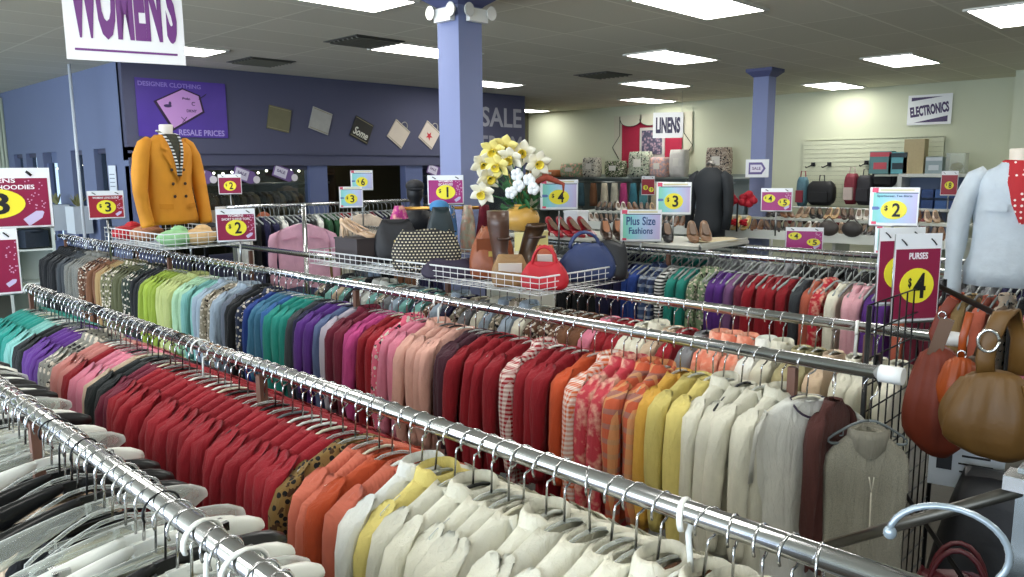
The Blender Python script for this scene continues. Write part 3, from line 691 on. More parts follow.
t = dept_sign('white electronics sign on the cream wall with purple wedges', 13.97, 4.10, 2.96, .66, .48, 'ELECTRONICS', -pi/2, 0, 0, .58, .17, '#46365e', 1, False)
for c in t.children:
    if c.name.startswith('lettering'): c.rotation_euler = (pi/2, -.13, 0)

# ------------------------------------------------------------------ purple wall decoration
t = thing('wall_banner', 'purple resale prices banner with large pink tag on the purple wall', 'banner', (4.33, 9.985, 2.84))
MB().box((0, 0, 0), (1.14, .012, .70)).build('banner_sheet', M('#4a2f96', .35, noise=.35, scale=2), t)
TG = [(-.33, .08), (.0, .24), (.20, .17), (.24, -.02), (-.14, -.24)]
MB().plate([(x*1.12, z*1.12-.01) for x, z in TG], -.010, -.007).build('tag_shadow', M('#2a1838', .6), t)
MB().plate(TG, -.013, -.010).build('pink_tag', M('#c08fd0', .5), t)
MB().tube([(.20, -.014, .13), (.26, -.014, .17), (.30, -.014, .20)], .005, 5).build('tag_string', INK, t)
text(t, 'DESIGNER CLOTHING', -.15, .285, .78, .055, M('#8a78c8', .5), -.0075); text(t, 'RESALE PRICES', .22, -.29, .60, .075, M('#a99ad8', .5), -.0075)
lg = MB(); lg.ell((-.20, -.015, .03), (.05, .002, .02), 10, 6); lg.ell((-.17, -.015, .06), (.018, .002, .025), 8, 6)
lg.tube([(-.04, -.015, -.10), (.03, -.015, -.17)], .004, 5); lg.tube([(.03, -.015, -.10), (-.03, -.015, -.17)], .004, 5)
lg.tube([(.13+.022*cos(a/10), -.015, .07+.022*sin(a/10)) for a in range(6, 60, 6)], .004, 5)
lg.build('emblem', M('#3a2a58', .5), t)
text(t, 'DKNY', .10, -.02, .13, .035, M('#3a2a58', .5), -.0145); text(t, 'Polo', .04, .13, .10, .03, M('#3a2a58', .5), -.0145)

def board(label, x, z, w, h, rot, hexc, cat='picture', s=None, sc=None, star=False, handle=False, noise=.2):
    t = thing('wall_plaque', label, cat, (x, 9.985, z)); t.rotation_euler = (0, rot, 0)
    MB().box((0, 0, 0), (w, .015, h)).build('panel', M(hexc, .7, noise=noise, scale=9), t)
    MB().box((0, -.009, h*.44), (w*.94, .003, .008)).box((0, -.009, -h*.44), (w*.94, .003, .008)).build('edge_line', M('#8a8468', .7), t)
    if s: text(t, s, 0, -.05, w*.8, h*.38, M(sc, .6), -.010, shear=.3)
    if star:
        pts = [((.075 if k % 2 == 0 else .03)*sin(pi*k/5)-.0, (.075 if k % 2 == 0 else .03)*cos(pi*k/5)-.02) for k in range(10)]
        MB().plate(pts, -.012, -.009).build('star', M('#b81f30', .6), t)
    if handle:
        MB().tube([(.02+.06*cos(a), -.006, h/2+.07*sin(a)) for a in [k*pi/8 for k in range(9)]], .006, 6).build('handle', M('#b9b4a8', .6), t)
board('olive mottled square plaque, first from the left on the purple wall', 5.66, 2.77, .34, .32, .18, '#6d6a50')
board('pale grey square plaque, second from the left on the purple wall', 6.32, 2.77, .33, .32, .30, '#a5a5a0')
board('black plaque with white script on the purple wall', 7.03, 2.66, .34, .32, .42, '#2a2824', s='Some', sc='#d8d8cc')
board('blank cream paper bag plaque with handle on the purple wall', 7.73, 2.62, .33, .33, .62, '#cfc3b4', handle=True, noise=.05)
board('cream plaque with a red star beside the near column', 8.36, 2.62, .33, .34, .62, '#d2c6ba', star=True, handle=True, noise=.05)
t = thing('wall_lettering', 'white sale lettering at the end of the purple wall', 'lettering', (10.05, 9.99, 2.84))
text(t, 'SALE', 0, .13, 1.02, .34, M('#a8a8b4', .6), -.004); text(t, 'FROM', 0, -.36, 1.02, .34, M('#8f8f9c', .6), -.004)

# hanging tag cards in the windows
for i, (x, z, lab) in enumerate(((4.49, 2.07, 'purple and white tag card in the window behind the mustard blazer'), (5.10, 2.06, 'middle purple and white tag card in the shop window'), (5.68, 2.08, 'purple and white tag card at the right of the shop window'), (8.45, 2.10, 'small pinkish tag card in the window by the near column'))):
    t = thing('hanging_tag', lab, 'tag card', (x, 9.965, z-.06)); t.rotation_euler = (0, .35, 0)
    MB().plate([(-.17, -.085), (.11, -.085), (.17, -.03), (.17, .03), (.11, .085), (-.17, .085)], -.004, .004).build('card', M('#6f568f', .5), t)
    MB().plate([(-.15, -.065), (.04, -.065), (.04, .065), (-.15, .065)], -.008, -.004).build('card_face', M('#cfcbdc', .5), t)
    text(t, 'SALE', -.055, .01, .13, .04, M('#4a3570', .5), -.0092)
    oval(.17, .0, .05, .05, -.008, -.004).build('round_seal', M('#d8d4da', .5), t)
BULB = M('#fff4dc', .4, emit=14)
for (x0, x1, y, z0, n, lab) in ((4.0, 6.05, 10.2, 2.08, 17, 'string of tiny white fairy lights in the window left of the blue post'), (8.3, 9.6, 10.2, 2.10, 5, 'string of tiny fairy lights near the column window')):
    t = thing('fairy_light_string', lab, 'fairy lights', (x0, y, z0)); rnd = random.Random(n)
    pts = [((x1-x0)*k/(n-1), 0, -.04*abs(sin(k*.8))+rnd.uniform(-.02, .02)) for k in range(n)]
    MB().tube(pts, .003, 5).build('cable', INK, t)
    bm = MB().ell((0, 0, 0), (.016, .016, .016), 8, 6).mesh('bulb', BULB)
    for p in pts: link('bulb', bm, t, (p[0], -.01, p[2]-.012))
t = thing('fairy_light_string', 'string of tiny white lights behind the side wall windows', 'fairy lights', (3.85, 10.8, 2.18))
pts = [(0, k*.55, -.05*abs(sin(k))) for k in range(8)]
MB().tube(pts, .003, 5).build('cable', INK, t)
for p in pts: link('bulb', bm, t, (p[0], p[1], p[2]-.012))
# coats in the room beyond
t = thing('clothing_rack', 'dark rack of tan and brown coats seen through the shop window', 'clothing rack', (6.0, 11.5, 0))
MB().tube([(-1.2, 0, 1.86), (1.4, 0, 1.86)], .018, 8).build('rail', CHROME_D, t)
for sx in (-1.15, 1.35): MB().box((sx, 0, .93), (.03, .03, 1.86)).build('upright', BLACK_METAL, t)
xx = 5.3
for k in range(14):
    hx, w = [('#8c7453', 'tan'), ('#6b5442', 'brown'), ('#a8906c', 'beige'), ('#4c463f', 'dark grey')][k % 4]
    o = garment('sweater', 'plain', s2l(hx), xx, 11.5, 1.86, pi/2, False)
    tag(o, '%s %s coat from the left behind the shop window' % (ORD[k//4], w), 'coat', 'coats behind the shop window'); o.name = 'coat'; xx += .11
t = thing('shop_shelving', 'dim shelving with goods beyond the middle doorway', 'shelf', (7.3, 12.6, 0))
for z in (.5, 1.0, 1.5, 2.0): MB().box((0, 0, z), (1.6, .4, .03)).build('shelf_board', M('#4a3b2c', .7), t)
for x in (-.8, .8): MB().box((x, 0, 1.05), (.03, .4, 2.1)).build('side_panel', M('#3d3226', .7), t)
for k, (x, z, hx, w) in enumerate(((-.5, 1.14, '#8a3b3f', 'dusty red'), (-.1, 1.64, '#8a6a42', 'brown'), (.35, 1.12, '#6c5a44', 'tan'), (.3, 1.62, '#44505c', 'slate'))):
    tag(MB().box((7.3+x, 12.55, z), (.28, .25, .24)).ell((7.3+x, 12.55, z+.12), (.1, .1, .04)).build('storage_box', M(hx, .7, noise=.2)), w+' box on the dim shelving beyond the doorway', 'box')

# ------------------------------------------------------------------ mannequins
def loft_body(rings_spec, n=28, rnd=None, fold=0, mb=None):
    mb = mb or MB(); rings = []
    for (z, a, b, cx, cy) in rings_spec:
        row = []
        for j in range(n):
            th = 2*pi*j/n
            f = 1+fold*sin(7*th+z*14)+fold*.6*sin(11*th-z*22)
            row.append((cx+a*cos(th)*f, cy+b*sin(th)*f, z))
        rings.append(row)
    return mb.quad_grid(rings, True, (True, True))
def front(x, z, off=.006):
    P_ = [(-.10, .225, .136), (.06, .212, .130), (.18, .196, .124), (.27, .190, .122), (.38, .205, .129), (.46, .212, .124), (.525, .20, .107), (.56, .162, .09), (.585, .11, .078), (.62, .075, .066)]
    for (z0, a0, b0), (z1, a1, b1) in zip(P_, P_[1:]):
        if z <= z1 or z1 == .62:
            u = min(1, max(0, (z-z0)/(z1-z0))); a = a0+(a1-a0)*u; b = b0+(b1-b0)*u; break
    return -b*math.sqrt(max(.05, 1-(x/a)**2))-off
def onfront(mb, off):
    return mb.xf(lambda p: Vector((p.x, front(p.x, p.z, off)-p.y*.0+p.y, p.z)))
def fanplate(pts, off, th=.006, n=6):
    """patch given by two edges (left list, right list) laid on the garment front"""
    L_, R_ = pts; rows = []
    for (xa, za), (xb, zb) in zip(L_, R_):
        rows.append([(xa+(xb-xa)*k/n, front(xa+(xb-xa)*k/n, za+(zb-za)*k/n, off), za+(zb-za)*k/n) for k in range(n+1)])
    m = MB().quad_grid(rows, False); m.quad_grid([[(x, y+th, z) for x, y, z in r] for r in rows], False); return m
def jacket_arm(s, path, rads, n=14, fold=.06):
    rings = []; P = [Vector(p) for p in path]
    for i, p in enumerate(P):
        t = (P[min(i+1, len(P)-1)]-P[max(i-1, 0)]).normalized(); u = t.cross(Vector((0, 1, 0))).normalized(); w = t.cross(u)
        r = rads[i]
        rings.append([p+u*r*cos(2*pi*j/n)*(1+fold*sin(i*2.1+j))+w*r*1.1*sin(2*pi*j/n)*(1+fold*cos(i*1.7+j)) for j in range(n)])
    return MB().quad_grid(rings, True, (True, True))
def mannequin(loc, rz, neck_hex, label, base_z, pole=True):
    t = thing('mannequin_torso', label, 'mannequin', loc, rz)
    loft_body([(.0, .16, .11, 0, 0), (.10, .15, .105, 0, 0), (.25, .145, .10, 0, 0), (.40, .17, .11, 0, 0), (.50, .165, .10, 0, 0), (.555, .10, .075, 0, 0), (.58, .058, .058, 0, 0), (.62, .050, .052, 0, -.005), (.68, .052, .054, 0, -.012), (.685, .046, .048, 0, -.012)]).build('torso', M(neck_hex, .35), t)
    if pole: MB().tube([(0, 0, 0), (0, 0, base_z-loc[2])], .012, 10).build('pole', CHROME, t)
    return t
# mustard blazer
YB = M('#cf8a1e', .75, noise=.14, scale=7, bump=.6); YBD = M('#9c6412', .8)
JL = (2.60, 6.36, 1.74); yaw = atan2(-2.48, 6.22)+.62
mannequin(JL, yaw, '#ddd6cc', 'white neck mannequin torso inside the mustard blazer', 1.40)
t = thing('blazer', 'mustard double-breasted blazer on the mannequin above the rack', 'blazer', JL, yaw)
loft_body([(-.10, .225, .135, 0, 0), (-.06, .228, .138, 0, 0), (.06, .212, .130, 0, 0), (.18, .195, .122, 0, 0), (.27, .190, .120, 0, 0), (.38, .205, .128, 0, 0), (.46, .212, .122, 0, 0), (.525, .200, .105, 0, 0), (.555, .165, .088, 0, 0), (.580, .11, .075, 0, .01), (.605, .075, .068, 0, .02), (.602, .066, .06, 0, .02)], 40, fold=.018).build('blazer_body', YB, t)
for s in (-1, 1):
    jacket_arm(s, [(s*.150, 0, .555), (s*.195, 0, .520), (s*.232, -.005, .44), (s*.258, -.01, .30), (s*.275, -.02, .17), (s*.275, -.05, .03), (s*.268, -.075, -.09), (s*.266, -.078, -.11)], [.040, .056, .060, .058, .055, .050, .048, .045]).build('sleeve', YB, t)
    fanplate(([(s*.004, .235), (s*.006, .32), (s*.018, .42), (s*.034, .50), (s*.050, .56), (s*.062, .60)], [(s*.012, .245), (s*.075, .37), (s*.115, .45), (s*.085, .475), (s*.120, .50), (s*.085, .605)]), .012).build('lapel', M('#cc8417', .75, bump=.2), t)
    fanplate(([(s*.07, .06), (s*.07, .02)], [(s*.165, .065), (s*.165, .025)]), .010).build('pocket_flap', M('#c58014', .8), t)
bt = MB().lathe([(.001, -.004), (.012, -.004), (.013, 0), (.010, .004)], n=14).xf(lambda p: Vector((p.x, -p.z, p.y))).mesh('button', M('#3a2414', .3))
for bx, bz in ((.055, .22), (-.055, .22), (.05, .12), (-.05, .12), (.045, .33), (-.06, .33)): link('button', bt, t, (bx, front(bx, bz, .010), bz))
fanplate(([(-.060, .61), (-.048, .55), (-.032, .47), (-.012, .36), (0, .27)], [(.060, .61), (.048, .55), (.032, .47), (.012, .36), (.004, .27)]), .005).build('inner_top', M('#3a3a2e', .8, noise=.8, scale=40), t)
s = MB()
for q in (-1, 1): s.tube([(q*.055, .03, .635)]+[(q*x, front(q*x, z, .016), z) for x, z in ((.064, .60), (.054, .54), (.040, .47), (.022, .38), (.006, .28))], .013, 8, flat=(1.0, .6))
o = s.build('scarf', FAB['striped'], None, JL, yaw); o.color = C4(s2l('#2b2a24')); tag(o, 'thin black and cream striped scarf at the blazer neckline', 'scarf')

# white jacket
WJ = M('#bcc6cd', .6, noise=.14, scale=11, bump=1.0)
WL = (5.16, 1.03, 1.46); yaw = atan2(-5.12, 1.14)+.15
mannequin(WL, yaw, '#d8cdbc', 'mannequin torso inside the crinkled white jacket', 1.40)
t = thing('jacket', 'crinkled white jacket on the mannequin at the right edge', 'jacket', WL, yaw)
loft_body([(-.09, .225, .135, 0, 0), (.0, .222, .135, 0, 0), (.12, .205, .128, 0, 0), (.24, .198, .125, 0, 0), (.36, .21, .13, 0, 0), (.46, .215, .125, 0, 0), (.525, .20, .108, 0, 0), (.56, .16, .09, 0, 0), (.585, .11, .08, 0, .01), (.61, .078, .07, 0, .02), (.60, .066, .06, 0, .02)], 40, fold=.045).build('jacket_body', WJ, t)
for s in (-1, 1):
    jacket_arm(s, [(s*.150, 0, .555), (s*.20, 0, .520), (s*.24, 0, .43), (s*.272, -.005, .30), (s*.28, -.01, .17), (s*.285, -.02, .04), (s*.285, -.03, -.10), (s*.285, -.03, -.15)], [.040, .056, .06, .058, .055, .048, .045, .047], fold=.1).build('sleeve', WJ, t)
    fanplate(([(s*.010, .36), (s*.020, .45), (s*.045, .54), (s*.062, .605)], [(s*.055, .40), (s*.115, .47), (s*.125, .53), (s*.09, .61)]), .028).build('collar', WJ, t)
    fanplate(([(s*.06, .375), (s*.06, .335)], [(s*.155, .38), (s*.155, .34)]), .022).build('pocket_flap', WJ, t)
t = thing('neck_scarf', 'red scarf with white dots tucked into the white jacket', 'scarf', WL, yaw)
m, nt, out = new_mat('polka_dots'); b = principled(nt, out, Roughness=.7)
tc = nt.nodes.new('ShaderNodeTexCoord'); vo = nt.nodes.new('ShaderNodeTexVoronoi'); vo.inputs['Scale'].default_value = 30; vo.inputs['Randomness'].default_value = .2
mt_ = nt.nodes.new('ShaderNodeMath'); mt_.operation = 'LESS_THAN'; mt_.inputs[1].default_value = .22; mx = nt.nodes.new('ShaderNodeMix'); mx.data_type = 'RGBA'
mx.inputs[6].default_value = C4(s2l('#b01c24')); mx.inputs[7].default_value = C4(s2l('#e8dcd4'))
nt.links.new(tc.outputs['Object'], vo.inputs[0]); nt.links.new(vo.outputs[0], mt_.inputs[0]); nt.links.new(mt_.outputs[0], mx.inputs[0]); nt.links.new(mx.outputs[2], b.inputs['Base Color'])
POLKA = m
fanplate(([(-.058, .615), (-.07, .50), (-.045, .38), (.0, .27)], [(.058, .615), (.10, .52), (.09, .40), (.02, .27)]), .036).build('scarf_drape', POLKA, t)
MB().tube([(.065*cos(a), .01+.06*sin(a), .605) for a in [k*pi/8 for k in range(17)]], .018, 8).build('scarf_loop', POLKA, t)

# dark suit mannequin by the far shoes
DJ = M('#1f2429', .7, noise=.1, scale=10)
DL = (9.25, 5.32, 1.30); yaw = atan2(-9.25, 5.32)-.5
mannequin(DL, yaw, '#8d8a84', 'mannequin torso inside the black far jacket', .0)
t = thing('black_jacket', 'black tailored jacket on the mannequin beside the far shoe shelf', 'jacket', DL, yaw)
loft_body([(-.15, .22, .15, 0, 0), (0, .225, .15, 0, 0), (.18, .19, .13, 0, 0), (.30, .19, .13, 0, 0), (.46, .23, .14, 0, 0), (.56, .22, .12, 0, 0), (.62, .15, .09, 0, 0), (.66, .08, .07, 0, 0)], 30, fold=.012).xf(lambda p: Vector((p.x, p.y, p.z*1.15))).build('jacket_body', DJ, t)
for s in (-1, 1):
    jacket_arm(s, [(s*.17, 0, .68), (s*.235, 0, .62), (s*.265, 0, .45), (s*.28, -.02, .2), (s*.27, -.06, -.05)], [.05, .075, .07, .06, .05]).build('sleeve', DJ, t)
MB().tube([(-.05, 0, .80), (0, -.02, .83), (.06, 0, .79)], .022, 8).tube([(.0, .03, .78), (.02, .01, .85)], .018, 8).build('metal_necklace', M('#a8a49c', .3, .7, noise=.5, scale=60), t)

# ------------------------------------------------------------------ baskets on top of the racks
def wire_basket(label, x0, x1, y0, y1, z0, z1, mat, cell=.06):
    t = thing('wire_basket', label, 'basket', ((x0+x1)/2, (y0+y1)/2, z0))
    w, d, h = x1-x0, y1-y0, z1-z0
    MB().tube([(-w/2, -d/2, h), (w/2, -d/2, h), (w/2, d/2, h), (-w/2, d/2, h), (-w/2, -d/2, h)], .005, 6).build('rim', mat, t)
    s = MB(); nx, ny = max(2, int(w/cell)), max(2, int(d/cell))
    for z in (h*.33, h*.66, 0): s.tube([(-w/2, -d/2, z), (w/2, -d/2, z), (w/2, d/2, z), (-w/2, d/2, z), (-w/2, -d/2, z)], .0025, 5)
    for k in range(nx+1):
        x = -w/2+w*k/nx
        for yy in (-d/2, d/2): s.tube([(x, yy, 0), (x, yy, h)], .0022, 4)
        s.tube([(x, -d/2, 0), (x, d/2, 0)], .0022, 4)
    for k in range(ny+1):
        y = -d/2+d*k/ny
        for xx in (-w/2, w/2): s.tube([(xx, y, 0), (xx, y, h)], .0022, 4)
        s.tube([(-w/2, y, 0), (w/2, y, 0)], .0022, 4)
    s.build('wire_sides', mat, t)
    return t
wire_basket('white wire basket of handbags on top of the middle rack', 2.84, 3.56, 2.57, 4.7, 1.425, 1.515, STEEL_WHITE)
wire_basket('white wire basket under the mustard blazer', 2.28, 2.95, 5.75, 6.95, 1.49, 1.60, STEEL_WHITE, .08)
for x in (2.54,):
    for y in (5.6, 7.2):
        pass
t = thing('basket_stand', 'chrome brackets lifting the blazer basket above the rail', 'bracket', (2.54, 6.4, 1.42))
for y in (-.5, .5): MB().tube([(0, y, 0), (0, y, .07)], .008, 8).tube([(-.25, y, .066), (.38, y, .066)], .005, 6).build('bracket_arm', CHROME_D, t)

# ------------------------------------------------------------------ bags, shoes and small goods
def soft_bag(name, label, cat, loc, rz, w, d, h, hexc, rough=.5, handle=None, seed=1, mat=None, flap=None, slump=.0, buckle=False):
    t = thing(name, label, cat, loc, rz)
    mt = mat or M(hexc, rough, noise=.18, scale=12, bump=.5)
    rings = []; rnd = random.Random(seed)
    for k in range(11):
        u = k/10; z = h*u
        a = w/2*(.86+.20*sin(pi*min(1, u*.9+.05))-.22*u**2*(1+slump)); b = d/2*(1-.62*u**1.6)
        if k == 0: a *= .9; b *= .8
        rings.append([((a*math.copysign(abs(cos(th))**.6, cos(th)))+slump*.08*u*w, b*math.copysign(abs(sin(th))**.6, sin(th))*(1+.07*sin(5*th+k)), z+.012*sin(4*th+seed)*u) for th in [2*pi*j/28 for j in range(28)]])
    MB().quad_grid(rings, True, (True, True)).build('bag_body', mt, t)
    if handle:
        hh = handle
        for s in (-1, 1):
            MB().tube([(-w*.25, s*d*.12, h*.9)]+[(-w*.25*cos(a), s*d*.14, h*.9+hh*sin(a)) for a in [pi*k/10 for k in range(1, 10)]]+[(w*.25, s*d*.12, h*.9)], .008, 7).build('handle', M(hexc, rough), t)
    if flap:
        MB().box((0, -d/2*.72, h*.62), (w*.62, .01, h*.36), rx=.22).build('flap', M(flap, rough), t)
    if buckle:
        MB().box((0, -d/2*.80-.006, h*.50), (w*.10, .008, h*.10)).build('buckle', M('#c9b060', .3, .9), t)
    return t
m, nt, out = new_mat('woven_black_cream'); b = principled(nt, out, Roughness=.7)
tc = nt.nodes.new('ShaderNodeTexCoord'); ck = nt.nodes.new('ShaderNodeTexBrick'); ck.offset = .5
ck.inputs['Scale'].default_value = 1; ck.inputs['Brick Width'].default_value = .022; ck.inputs['Row Height'].default_value = .018; ck.inputs['Mortar Size'].default_value = .0055
ck.inputs['Color1'].default_value = C4(s2l('#cfc6ae')); ck.inputs['Color2'].default_value = C4(s2l('#c0b698')); ck.inputs['Mortar'].default_value = C4(s2l('#1a1a1c'))
mp = nt.nodes.new('ShaderNodeMapping'); mp.inputs['Rotation'].default_value = (pi/2, 0, 0); nt.links.new(tc.outputs['Object'], mp.inputs[0]); nt.links.new(mp.outputs[0], ck.inputs[0]); nt.links.new(ck.outputs[0], b.inputs['Base Color'])
WOVEN = m
def face(x, y): return atan2(-x, y)
soft_bag('handbag', 'black and cream woven handbag in the wire basket', 'handbag', (3.02, 3.66, 1.435), face(3, 3.6), .42, .20, .25, '#1a1a1c', .7, mat=WOVEN, seed=2)
soft_bag('handbag', 'sienna brown slouchy leather handbag beside the woven bag', 'handbag', (3.10, 3.18, 1.435), face(3.1, 3.2), .26, .18, .29, '#8c4a26', .45, seed=3, flap='#7a3f20', slump=.8, buckle=True)
soft_bag('clutch_bag', 'tan clutch with white pointed flap in front of the brown boots', 'handbag', (2.93, 2.86, 1.435), face(2.9, 2.9), .20, .09, .16, '#8a6a42', .5, seed=4, flap='#c9c2b8')
soft_bag('handbag', 'bright red fabric handbag at the basket corner', 'handbag', (2.98, 2.66, 1.435), face(3, 2.66)-.1, .25, .12, .135, '#b01424', .6, handle=.10, seed=5)
soft_bag('wallet_bag', 'orange-brown wallet with white tag behind the red handbag', 'wallet', (3.14, 2.80, 1.435), face(3.1, 2.8), .13, .05, .20, '#9c4a26', .5, seed=6, flap='#d8cfc8')
soft_bag('handbag', 'large navy blue handbag right of the red handbag', 'handbag', (3.36, 2.70, 1.435), face(3.36, 2.7)+.15, .33, .16, .20, '#23345e', .5, handle=.09, seed=7, slump=1)
soft_bag('handbag', 'black ruffled handbag on the navy handbag side', 'handbag', (3.49, 2.62, 1.435), face(3.5, 2.6), .20, .10, .21, '#16181c', .5, seed=8, slump=-1)
soft_bag('handbag', 'small black handbag at the right end of the basket', 'handbag', (3.52, 2.60, 1.435), face(3.5, 2.6)+.5, .14, .09, .06, '#1c1d20', .5, seed=9)
soft_bag('handbag', 'dark teal hobo bag behind the woven handbag', 'handbag', (3.42, 4.00, 1.435), face(3.4, 4), .20, .12, .36, '#1b2a2e', .4, seed=10, slump=.5)
soft_bag('handbag', 'black buckled bag left of the dark teal hobo bag', 'handbag', (3.22, 4.22, 1.435), face(3.2, 4.2), .30, .12, .28, '#18181c', .5, seed=11, buckle=True)
soft_bag('handbag', 'dark purple patterned bag lying low in the basket', 'handbag', (2.95, 3.36, 1.435), face(3, 3.4), .34, .14, .10, '#2a2238', .6, seed=12)

def boot(label, loc, rz, hexc, lean=0, h=.37):
    t = thing('boot', label, 'boot', loc, rz, 'brown leather boots in the basket'); mt = M(hexc, .35, noise=.3, scale=9, bump=.5)
    rings = []
    for k, (z, a, b, cy) in enumerate(((0, .035, .12, -.05), (.03, .042, .125, -.05), (.07, .040, .095, -.03), (.10, .040, .060, 0), (.15, .043, .05, .01), (.22, .052, .058, .01), (.29, .058, .065, .01), (h, .060, .068, .01))):
        rings.append([(a*cos(2*pi*j/18)*(1+.06*sin(3*j+k*2))+lean*z, cy+b*sin(2*pi*j/18), z+.02) for j in range(18)])
    MB().quad_grid(rings, True, (True, True)).build('shaft', mt, t)
    MB().box((0, .055, .01), (.045, .05, .04)).box((0, -.07, .012), (.07, .20, .010)).build('heel', M('#2a1c14', .5), t)
    MB().tube([(-.05+lean*.24, -.05, .24), (lean*.24, -.062, .235), (.05+lean*.24, -.05, .24)], .008, 6).build('strap', M('#3a2418', .4), t)
boot('upright brown leather boot in the basket', (3.06, 3.05, 1.435), face(3.1, 3.0)+.6, '#4a3226', -.05)
boot('brown leather boot leaning right against its pair', (3.17, 3.03, 1.435), face(3.2, 2.9)+.3, '#43301f', .40, .27)

def pump(mt_hex, sz=1.0, name='shoe', open_toe=False, trim=None, rough=.35, heel=.085):
    """returns (upper mesh, heel mesh) pointing to -Y"""
    up = MB(); rings = []
    L = .23; prof = []
    for k in range(12):
        u = k/11; y = .10-L*u
        base = heel*(1-u)**1.6 if u < .75 else 0
        w = .026+.016*sin(pi*min(1, u*1.05)) if u < .95 else .018
        if k == 11: w = .008
        top = base+(.055 if u < .12 else (.045-.030*min(1, (u-.12)/.45) if u < .6 else .034-.012*(u-.6)/.4))
        rings.append([(w*cos(a), y, base+(top-base)*(.5+.5*sin(a))) for a in [2*pi*j/14 for j in range(14)]])
    up.quad_grid(rings, True, (True, True))
    inn = MB(); 
    inn.plate([(-.017, .085), (.017, .085), (.024, .0), (.018, -.05), (0, -.07), (-.018, -.05), (-.024, 0)], 0, .003)
    inn.xf(lambda p: Vector((p.x, p.z, .0+max(0, (.10-(.10-p.z)))*0 + (heel*max(0, 1-(.10-p.z)/L)**1.6+.047-.012*max(0, (.10-p.z)/L)) + p.y)))
    hl = MB().tube([(0, .088, heel+.01), (0, .092, heel*.5), (0, .086, 0)], [.018, .009, .007], 8)
    for m_ in (up, inn, hl): m_.xf(lambda p: p*sz)
    return up, inn, hl
_pc = {}
def shoe_pair(x, y, z, rz, hexc, label, group, sz=1.0, inner='#5e4836', gap=.085, flower=None, tilt=None):
    key = (hexc, sz, inner)
    if key not in _pc:
        u, i, h = pump(hexc, sz)
        _pc[key] = (u.mesh('upper', M(hexc, .35, noise=.15, scale=20)), i.mesh('insole', M(inner, .6)), h.mesh('heel', M(hexc, .3)))
    a, b_, c = _pc[key]
    for s, nm in ((-1, 'left'), (1, 'right')):
        ox = s*gap/2*sz
        o = link('shoe', a, None, (x+ox*cos(rz), y+ox*sin(rz), z), rz)
        tag(o, label, 'shoe', group); link('insole', b_, o); link('heel', c, o)
        if flower:
            fl = MB(); rnd = random.Random(3)
            for k in range(9): fl.ell((.022*cos(k*2.4)*sz, -.09*sz+.022*sin(k*2.4)*sz, (.055+.006*k)*sz), (.024*sz, .024*sz, .013*sz), 8, 5)
            fl.build('flower_ornament', M('#c4122a', .5), o)
    return
# big pink jacket hung facing outwards, its chrome post and the high cross rail
t = thing('clothing_rack', 'chrome rack with a high cross rail behind the pink jacket', 'clothing rack', (4.4, 8.1, 0))
MB().tube([(-.4, .2, 1.66), (2.2, .0, 1.66)], .02, 12).build('rail', CHROME, t)
for x in (-.38, 2.15): MB().box((x, .1, .83), (.03, .03, 1.66)).build('upright', CHROME_D, t)
MB().box((.9, .1, .1), (2.6, .03, .03)).build('foot', BLACK_METAL, t)
yy = 4.15; seqc = ['white', 'black', 'navy', 'navy', 'white', 'charcoal', 'navy', 'black', 'white', 'green', 'green', 'crimson', 'crimson', 'cream', 'black', 'maroon', 'navy', 'black', 'grey', 'navy']
cn = {}
for k, key in enumerate(seqc):
    hx, w, _, fab = COLS[key]; cn[w] = cn.get(w, 0)+1
    o = garment('sweater', 'plain', s2l(hx), yy, 8.22-.0*k, 1.66, pi/2-.25, False)
    tag(o, '%s %s sweater from the left on the high cross rail' % (ORD[cn[w]-1], w), 'sweater', 'tops on the high cross rail'); yy += .115
far_hangers('clothes_hangers', 'white hangers lining the high cross rail behind the pink jacket', 8.22, 4.05, 6.5, .06, 1.66, True)
MB_ = MB().tube([(0, 0, 0), (0, 0, 1.72)], .022, 12).lathe([(.2, 0), (.2, .012), (.03, .03)], n=20)
t = thing('rack_post', 'thick chrome post standing in front of the pink jacket', 'post', (3.92, 6.55, 0)); MB_.build('post', CHROME, t)
MB().ell((0, 0, 1.73), (.028, .028, .02)).build('finial', CHROME, t)
o = garment('sweater', 'plain', s2l('#d9a6bb'), 4.12, 6.92, 1.66, face(4.1, 6.9), True, 0); o.scale = (1.28, 1.1, 1.05); o.name = 'pink_jacket'
tag(o, 'pale pink jacket hung facing outwards behind the chrome post', 'jacket')
MB().box((0, -.040, -.30), (.012, .008, .40)).box((-.10, -.040, -.22), (.11, .006, .012), ry=-.25).box((.10, -.040, -.22), (.11, .006, .012), ry=.25).build('placket', M('#c98fa6', .8), o)
t = hanger(4.12, 6.92, face(4.1, 6.9), 'carrying the pale pink outward-facing jacket', 'hangers on display', ('white', 'notch'), 1.66)
# face-out arm bracket carrying the pink jacket
t = thing('faceout_arm', 'chrome arm that carries the pale pink jacket', 'bracket', (3.92, 6.55, 1.66)); MB().tube([(0, 0, 0), (.26, .48, 0)], .012, 8).build('arm', CHROME_D, t)
o = garment('sweater', 'plain', s2l('#e6d3bd'), 5.45, 7.75, 1.66, face(5.4, 7.7), True, 1)
tag(o, 'cream jumper hung facing outwards left of the three dollar sign', 'sweater'); o.scale = (1.1, 1, 1)
hanger(5.45, 7.75, face(5.4, 7.7), 'carrying the cream outward-facing jumper', 'hangers on display', ('white', 'notch'), 1.66)

